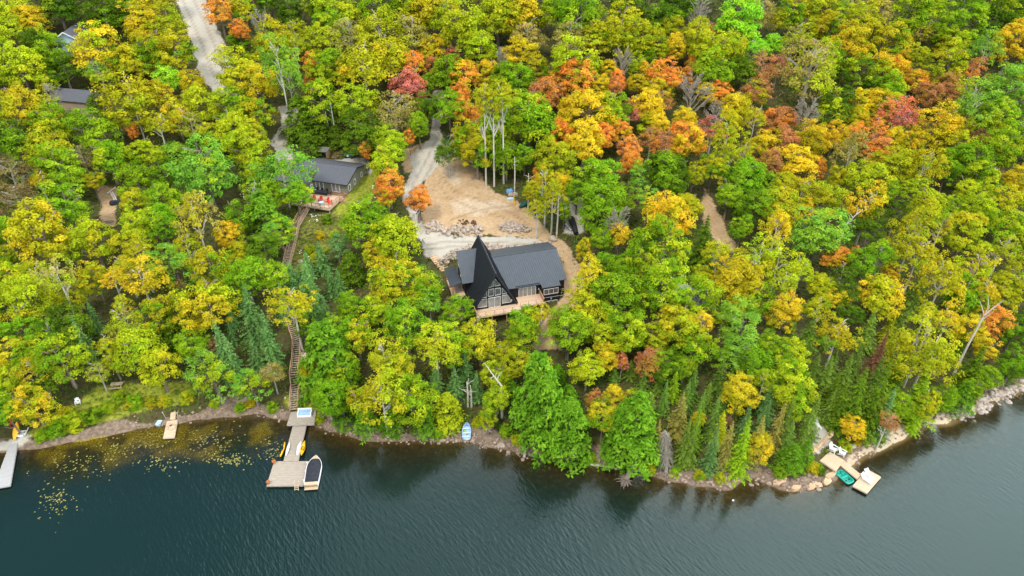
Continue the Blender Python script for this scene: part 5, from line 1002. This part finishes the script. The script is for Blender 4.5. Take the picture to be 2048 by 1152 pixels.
NEXT = {'g': 'LLYGg', 'L': 'Ygg', 'Y': 'LAgg', 'A': 'YLA', 'O': 'AYR', 'R': 'OY', 'G': 'gL', 'E': 'gL', 'K': 'YL', 'P': 'OR', 'B': 'KY'}
ALB = 1.1
def col_of(code, j=.10, mixed=True):
    c, w_, c2 = CO[code]; f = random.uniform(1 - j, 1 + j); h_ = random.uniform(-.06, .06)
    if mixed and random.random() < .55 and code in NEXT: c2 = CO[random.choice(NEXT[code])][0]
    a = lin(c); b_ = lin(c2); return (a[0] * ALB * f * (1 + h_), a[1] * ALB * f * (1 - h_), a[2] * ALB * f, 1), [b_[0] * ALB * f, b_[1] * ALB * f, b_[2] * ALB * f, 1.0]
def child(name, me, parent, scale, loc=(0, 0, 0), rz=0.0, c=None):
    o = bpy.data.objects.new(name, me); col.objects.link(o); o.parent = parent; o.scale = scale; o.location = loc; o.rotation_euler = (0, 0, rz)
    if c: o.color = c[0]; o['col2'] = c[1]
    return o
REC = []
def plant(k, cc, v, depth_bias=0.0):
    if cc == 'A' and k not in 'shu' and (v[0] < 520 or v[1] > 330) and (v[0], v[1]) != (1521, 893) and random.random() < .45: cc = 'Y'
    if k in 'sh':
        px, ty, by, r = v; r *= 1.2 if px < 720 and k == 's' else 1.42; by -= .55 * r; p, t = place(px, by, .8)
        g_ = hz(p[0], p[1]); dep = proj(p[0], p[1], g_)[2]; Hh = 3.0
        for _ in range(60):
            if proj(p[0], p[1], g_ + Hh)[1] <= ty: break
            Hh += .35
        Rr = r * dep / F; base = (p[0], p[1], g_ - .15); cy = (ty + by) / 2
        o = empty(KIND[k][0], base, random.uniform(0, 6.28)); c = col_of(cc, .12, False)
        me = random.choice(PS if k == 's' else PH); h0 = {id(m): max(v_.co.z for v_ in m.vertices) for m in (me,)}[id(me)]
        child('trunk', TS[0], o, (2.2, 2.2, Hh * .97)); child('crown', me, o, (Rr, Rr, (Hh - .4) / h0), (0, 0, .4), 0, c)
        REC.append((o, k, cc, px, cy, r)); return
    px, py, r = v[:3]; tall = v[3] if len(v) > 3 else 0; r = r * 1.17 + 1.5
    def hc(t):
        Rm = r * t * .93 / F
        if tall: return tall
        if k == 'u': return Rm * .55
        if k in 'bd': return max(5.5 + .8 * Rm, 1.15 * Rm + 2)
        return max(3.2 + .75 * Rm, 1.0 * Rm + .8)
    p, t = place(px, py, hc); g_ = hz(p[0], p[1]); Rm = r * proj(*p)[2] / F; zc_ = p[2] - g_
    o = empty(KIND[k][0], (p[0], p[1], g_ - .1), random.uniform(0, 6.28)); c = col_of(cc)
    zs = Rm if r >= 22 or k == 'u' else Rm * 1.35
    if k == 'd':
        me = random.choice(BR); child('branches', me, o, (Rm * .85, Rm * .85, zc_ + Rm * .9)); REC.append((o, k, cc, px, py, r)); return
    me = random.choice({'m': PM, 'f': PMF, 'b': PB, 'k': PK, 'p': PP, 'u': PM}[k])
    if k != 'u': child('trunk', random.choice(TW if k in 'b' else TD if k == 'k' else TB), o, ((Rm * .95,) * 2 if k != 'b' else (min(Rm * .95, 2.8),) * 2) + (zc_ + Rm * (.75 if k != 'k' else .95),))
    if k == 'k': pass
    oc = child('crown', me, o, (Rm * random.uniform(.88, 1.16), Rm * random.uniform(.88, 1.16), zs * random.uniform(.95, 1.15)), (0, 0, zc_), 0, c)
    REC.append((o, k, cc, px, py, r))
listed = []
for it in TREES.replace('\n', '').split(';'):
    it = it.strip()
    if not it: continue
    a = it.split(); listed.append((a[0][0], a[0][1], [float(x) for x in a[1:]]))
for k, cc, v in listed: plant(k, cc, v)
# trees between the noted ones: neighbours' colours mostly, broadleaf kinds drawn at random, species unknown
KEEP = [[(330,-60),(392,-60),(420,30),(450,80),(466,140),(462,195),(430,195),(398,150),(390,100),(370,55)], [(548,205),(598,205),(600,240),(580,265),(574,300),(650,325),(740,315),(745,350),(740,400),(740,470),(690,495),(640,520),(600,560),(570,575),(560,480),(605,405),(520,340),(535,285),(545,240)],
 [(860,175),(892,175),(888,300),(940,300),(985,370),(1040,345),(1060,410),(1120,470),(1165,385),(1170,480),(1160,510),(1180,560),(1150,700),(1060,700),(940,660),(885,600),(870,540),(830,480),(800,400),(800,300),(850,280)],
 [(190,370),(238,370),(240,455),(200,455)], [(560,640),(640,640),(650,840),(560,840)], [(-80,905),(-80,850),(60,850),(120,760),(390,750),(560,800),(660,830),(840,860),(920,800),(1060,820),(1060,910),(1240,930),(1560,930),(1640,840),(1700,890),(1900,835),(2060,745),(2300,700),(2300,1300),(-80,1300)],
 [(105,45),(165,45),(170,110),(110,110)], [(110,168),(180,168),(180,205),(110,205)], [(1405,370),(1425,400),(1470,490),(1462,510),(1410,450)], [(1100,640),(1150,690),(1110,720),(1075,690)], [(1640,840),(1670,840),(1680,900),(1640,900)]]
occ = [(v[0], (v[1] + v[2]) / 2 if k in 'sh' else v[1], v[3] if k in 'sh' else v[2], k, cc) for k, cc, v in listed]
OX = np.array([(a, b_, c_) for a, b_, c_, *_ in occ]); fills = []; g_ = random.Random(21)
for _ in range(9800):
    x = g_.uniform(-110, 2190); y = g_.uniform(-45, 880); r = g_.uniform(19, 33) * (.9 if y > 600 else 1)
    if any(inpoly(np.array([x + dx * r * .8]), np.array([y + dy * r * .8]), P)[0] for P in KEEP for dx, dy in ((0, 0), (1, 0), (-1, 0), (0, 1), (0, -1))): continue
    d = np.hypot(OX[:, 0] - x, OX[:, 1] - y); lim = .74 * (OX[:, 2] + r)
    if (d < lim).any(): continue
    if fills and min(math.hypot(a - x, b_ - y) - .78 * (c_ + r) for a, b_, c_ in fills) < 0: continue
    fills.append((x, y, r)); near = [occ[i] for i in np.argsort(d)[:4]]; q = near[min(int(g_.expovariate(1.1)), 3)]; k, cc = q[3], q[4]
    if k in 'kdmu': k = g_.choice('ffffbbm')
    if k == 'f' and cc in 'OR': k = 'm'
    if 1060 < x < 1900 and 130 < y < 310 and cc in 'WBDKPYRA': cc = g_.choice('AAOORY')
    if cc in 'WBDKP': cc = 'Y' if y > 250 else 'L'
    if k == 's': plant('s', cc, (x, y - r * 1.5, y + r * 1.4, r * .62))
    elif k == 'h': plant('h', cc, (x, y - r * 1.2, y + r * 1.2, r * .85))
    else: plant(k if k in 'mfbp' else 'm', cc, (x, y, r))
# white snags that stand above the crowns
for (x0, y0), (x1, y1), lb in (((1936,690),(1979,611),'white leaning dead birch snag above the dark spruce at the right'), ((1842,740),(1870,688),'white forked dead top in the big olive birch at the right'), ((1690,452),(1716,425),'white forked limb leaning over the emerald maple'), ((1003,772),(980,742),'white forked dead snag above the bank below the black house')):
    A_ = place(x0, y0, 7.0)[0]; s_ = ray(x1, y1); n_ = A_ / 1; dd = np.hypot(A_[0], A_[1]); q = s_ / math.hypot(s_[0], s_[1]); B_ = np.array([0, 0, CAMH]) + q * (dd + .5)
    gq = hz(A_[0], A_[1]); A_ = Vector(A_); B_ = Vector(B_); G_ = Vector((A_.x, A_.y, gq - .2)); mb_ = MB(); d = B_ - A_; mb_.tube([Vector((0, 0, 0)), (A_ - G_) * .6, A_ - G_, A_ - G_ + d * .5, B_ - G_], [.24, .2, .17, .13, .05], 7)
    rr_ = random.Random(int(x0))
    for i in range(6):
        p_ = A_ - G_ + d * rr_.uniform(.2, .95); e = p_ + d * rr_.uniform(.15, .4) + Vector((rr_.uniform(-1.6, 1.6), rr_.uniform(-1, 1), rr_.uniform(-.2, .8))); mb_.tube([p_, p_.lerp(e, .5) + Vector((0, 0, .1)), e], [.085, .06, .025], 5)
    o = mb_.build('snag', M['birch']); o.location = G_; tag(o, lb, 'snag')
for x, y0, y1 in ((936,814,768),(943,816,772),(673,287,205),(660,282,225),(532,30,-30),(541,38,-30),(548,35,-30),(592,35,-30),(600,30,-30),(1029,384,318),(1056,418,350),(1113,475,390),(1083,400,355),(1103,425,372),(833,462,425)):
    A_ = place(x, y0, 0)[0]; H_ = 2.0
    while proj(A_[0], A_[1], A_[2] + H_)[1] > y1 and H_ < 26: H_ += .5
    q = MB().tube([(0, 0, -.3), (.08, 0, H_ * .5), (.0, .1, H_)], [.19, .15, .07], 7); rr_ = random.Random(x)
    for i in range(4): z = H_ * rr_.uniform(.5, .95); a = rr_.uniform(0, 6.28); q.tube([(.05, 0, z), (math.cos(a) * .7, math.sin(a) * .7, z + .5), (math.cos(a) * 1.3, math.sin(a) * 1.3, z + .8)], [.06, .04, .02], 4)
    o = q.build('snag', M['birch']); o.location = tuple(A_); REC.append((o, 't', 'W', x, (y0 + y1) / 2, 12))
KIND['t'] = ('snag', 'tall bare trunk', 'snag'); GM['t'] = 'tall bare trunks'
# ------------------------------------------------------------------ low growth under the trees
free = (Z_GRAVEL + Z_SAND < rng.uniform(.1, .9, GXX.shape) ** 2) & (GD > 2.5) & (GD < 175); jj, ii_ = np.nonzero(free)
hsx = (PXX[jj, ii_] > -80) & (PXX[jj, ii_] < 2130); jj, ii_ = jj[hsx], ii_[hsx]
nrm = 46000; sel = rng.integers(0, len(jj), nrm); bx = gx[ii_[sel]] + rng.uniform(-.4, .4, nrm); by = gy[jj[sel]] + rng.uniform(-.4, .4, nrm); bz = GZ[jj[sel], ii_[sel]]
cl = vnoise(bx, by, 4.0, 77); zg = Z_GRASS[jj[sel], ii_[sel]] > .3
keep_ = (cl > .30) | zg; 
bxk = proj(bx, by, bz); on_house = np.array([((x - pA[0]) * hU[0] + (y - pA[1]) * hU[1], (x - pA[0]) * hV[0] + (y - pA[1]) * hV[1]) for x, y in zip(bx, by)]); keep_ &= ~((on_house[:, 0] > -3.5) & (on_house[:, 0] < 19) & (on_house[:, 1] > -2.2) & (on_house[:, 1] < 15))
kx = (bx - c0[0]) * math.cos(ca) + (by - c0[1]) * math.sin(ca); ky = -(bx - c0[0]) * math.sin(ca) + (by - c0[1]) * math.cos(ca); keep_ &= ~((kx > -9.5) & (kx < 12) & (ky > -8) & (ky < 11.5))
bx, by, bz, zg, cl = (q[keep_] for q in (bx, by, bz, zg, cl)); nb = len(bx); nl = 8
idx = np.repeat(np.arange(nb), nl); d2 = unit(len(idx)); d2[:, 2] = np.abs(d2[:, 2]); hr = np.where(zg, rng.uniform(.12, .38, nb), rng.uniform(.3, 1.5, nb) ** 1.2)
C_ = np.stack([bx, by, bz], 1)[idx] + d2 * (hr[idx] * rng.uniform(.5, 1.1, len(idx)))[:, None] * np.array([1.1, 1.1, 1.0]) + np.array([0, 0, .05])
ucm = bpy.data.materials.new('ground_cover'); um, t, b = nodes('ground_cover_leaf'); N = t.nodes.new; Lk = t.links.new
a_ = N('ShaderNodeAttribute'); a_.attribute_name = 'var'; rc = N('ShaderNodeValToRGB'); e = rc.color_ramp.elements
for q, (p_, c_) in zip([e[0], e[1], e.new(.45), e.new(.7), e.new(.88)], [(0, (.03, .07, .008)), (1, (.26, .13, .03)), (.45, (.08, .15, .012)), (.7, (.13, .17, .012)), (.88, (.24, .20, .02))]): q.position = p_; q.color = (*c_, 1)
Lk(a_.outputs['Fac'], rc.inputs['Fac']); Lk(rc.outputs['Color'], b.inputs['Base Color']); b.inputs['Roughness'].default_value = .8; b.inputs['Specular IOR Level'].default_value = .1
LEAF_save = LEAF; LEAF = um
tone = np.clip(vnoise(bx, by, 6.0, 88) * .9 + np.where(zg, .22, -.08) + rng.normal(size=nb) * .10, 0, 1)
gc = leafmesh('ground_cover', C_, d2 * .6 + np.array([0, 0, .7]) + rng.normal(size=d2.shape) * .3, rng.uniform(.12, .30, len(idx)) * np.where(zg[idx], .75, 1.0), tone[idx] + rng.uniform(-.1, .1, len(idx)), np.zeros(len(idx)), .7)
LEAF = LEAF_save
o = bpy.data.objects.new('ground_cover', gc); col.objects.link(o); tag(o, 'low green and bronze undergrowth and grass on the forest floor', 'ground cover', kind='stuff')
# ------------------------------------------------------------------ labels that single each tree out
LM = [('the black house',1005,575),('the cottage roof',650,345),('the sand clearing',950,400),('the upper long stairs',590,470),('the swim dock',590,930),('the covered motorboat',627,945),('the blue rowboat',933,862),('the teal pedal boat',1690,954),
 ('the lounger dock',1733,962),('the pale blue cabin',143,65),('the brown cabin',148,182),('the gravel road',420,110),('the small rope dock',343,850),('the picnic table',236,772),('the left dirt yard',215,412),('the collapsed grey spruce',1330,905),
 ('the root wad',1258,955),('the stony beach',1800,870),('the propane tank',698,313),('the grey dock',22,920),('the dirt driveway',850,320),('the dark car',906,280),('the log pile',1147,452),('the lower long stairs',591,770),
 ('the pink red maple',815,175),('the big tan crown',1616,155),('the vivid lime maple',338,160),('the white leafless tree',1397,40),('the brown thin tree',790,232),('the grey leafless tree',1384,196),('the pale lime birch',1454,277),('the emerald twin crowns',2009,193),('the rust brown spruce',1743,700),
 ('the white leaning snag',1960,650),('the bright orange maple',1993,644),('the emerald maple',1636,471),('the big pine',1481,665),('the pale green giant',1317,540),('the tall dark spruce',1400,485),('the emerald pine',427,754),('the red brown shrubby tree',437,694),('the big emerald ash',407,340),('the dark corner trees',1990,30),('the orange roadside maple',440,28),('the golden bank maple',1521,893)]
FIX = {(815,175):'pinkish red maple beside the dirt driveway among yellow trees',(1616,155):'very large tan khaki crown among orange maples at the upper right',(338,160):'small vivid lime green maple at the bend of the gravel road',(1397,40):'white leafless tree at the top among green maples',
 (790,232):'thin brownish grey crown left of the dirt driveway',(1384,196):'pale grey leafless tree in the middle of the orange maples',(1454,277):'pale lime birch with white limbs right of the orange maples',(2009,193):'bright emerald round crown at the right edge',(1743,710):'rust brown dead spruce among green ones above the beach',
 (1993,644):'bright orange maple right of the white leaning snag',(1636,471):'large emerald green maple left of the golden birches on the right slope',(1481,665):'big emerald pine with tufted boughs on the right slope',(1317,515):'huge pale yellow green crown just right of the black house',(1400,488):'tall dark green spruce behind the pale green giant',
 (427,754):'big emerald pine on the bank left of the long stairs',(437,694):'small rust brown tree between pine and blue spruces',(407,340):'huge emerald crown left of the cottage',(440,28):'bright orange maple right of the gravel road at the top',(1521,893):'golden yellow maple on the bank between spruces and dirt terrace'}
def sector(dx, dy):
    a = math.degrees(math.atan2(-dy, dx)) % 360
    return ['right of', 'uphill right of', 'uphill of', 'uphill left of', 'left of', 'downhill left of', 'downhill of', 'downhill right of'][int((a + 22.5) // 45) % 8]
def dist(d): return 'just' if d < 85 else 'somewhat' if d < 150 else 'well' if d < 260 else 'far'
def size(k, r):
    if k == 's': return 'slim' if r < 13 else 'narrow' if r < 18 else 'broad' if r < 24 else 'large'
    return 'tiny' if r < 16 else 'small' if r < 23 else 'medium' if r < 31 else 'broad' if r < 41 else 'very large'
def ok_lm(L_, x, y): return math.hypot(L_[1] - x, L_[2] - y) > 12
want = []
for rec in REC:
    o, k, cc, x, y, r = rec; w_ = CO[cc][1]; desc = f"{size(k, r)} {w_} {KIND[k][1]}" if k not in 'td' else f"{'broad' if r > 24 else 'slender'} {w_} {KIND[k][1]}"
    tag(o, None, KIND[k][2], GM[k])
    fx = [v for q, v in FIX.items() if abs(q[0] - x) < 1.5 and abs(q[1] - y) < 3 and k != 't']
    c_ = sorted((math.hypot(a - x, b_ - y), n_, sector(x - a, y - b_)) for n_, a, b_ in LM if math.hypot(a - x, b_ - y) > 14)[:9]
    want.append([o, x, y, fx[0] if fx else None, [f"{desc} {dist(d)} {s_} {n_}" for d, n_, s_ in c_]])
from collections import Counter
cnt = Counter(ph for w_ in want for ph in set(w_[4])); used = {}
left_ = []
for w_ in want:
    if w_[3]: w_[0]['label'] = w_[3]; used[w_[3]] = 1; continue
    u_ = [ph for ph in w_[4] if cnt[ph] == 1]
    if u_: w_[0]['label'] = u_[0]; used[u_[0]] = 1
    else: left_.append(w_)
by_ph = {}
for w_ in left_: by_ph.setdefault(min(w_[4], key=lambda ph: (cnt[ph] > 6, w_[4].index(ph))), []).append(w_)
ORD = ['leftmost', 'second leftmost', 'third leftmost', 'fourth leftmost', 'fifth leftmost', 'sixth leftmost', 'seventh leftmost', 'eighth leftmost', 'ninth leftmost']
for ph, L_ in by_ph.items():
    full = sorted([w_ for w_ in want if ph in w_[4]], key=lambda w_: w_[1])
    for w_ in L_:
        i = [q is w_ for q in full].index(True); n_ = len(full); wd = 'rightmost' if i == n_ - 1 else ORD[min(i, 8)]
        w_[0]['label'] = f"{wd} {ph}" if n_ > 1 else ph
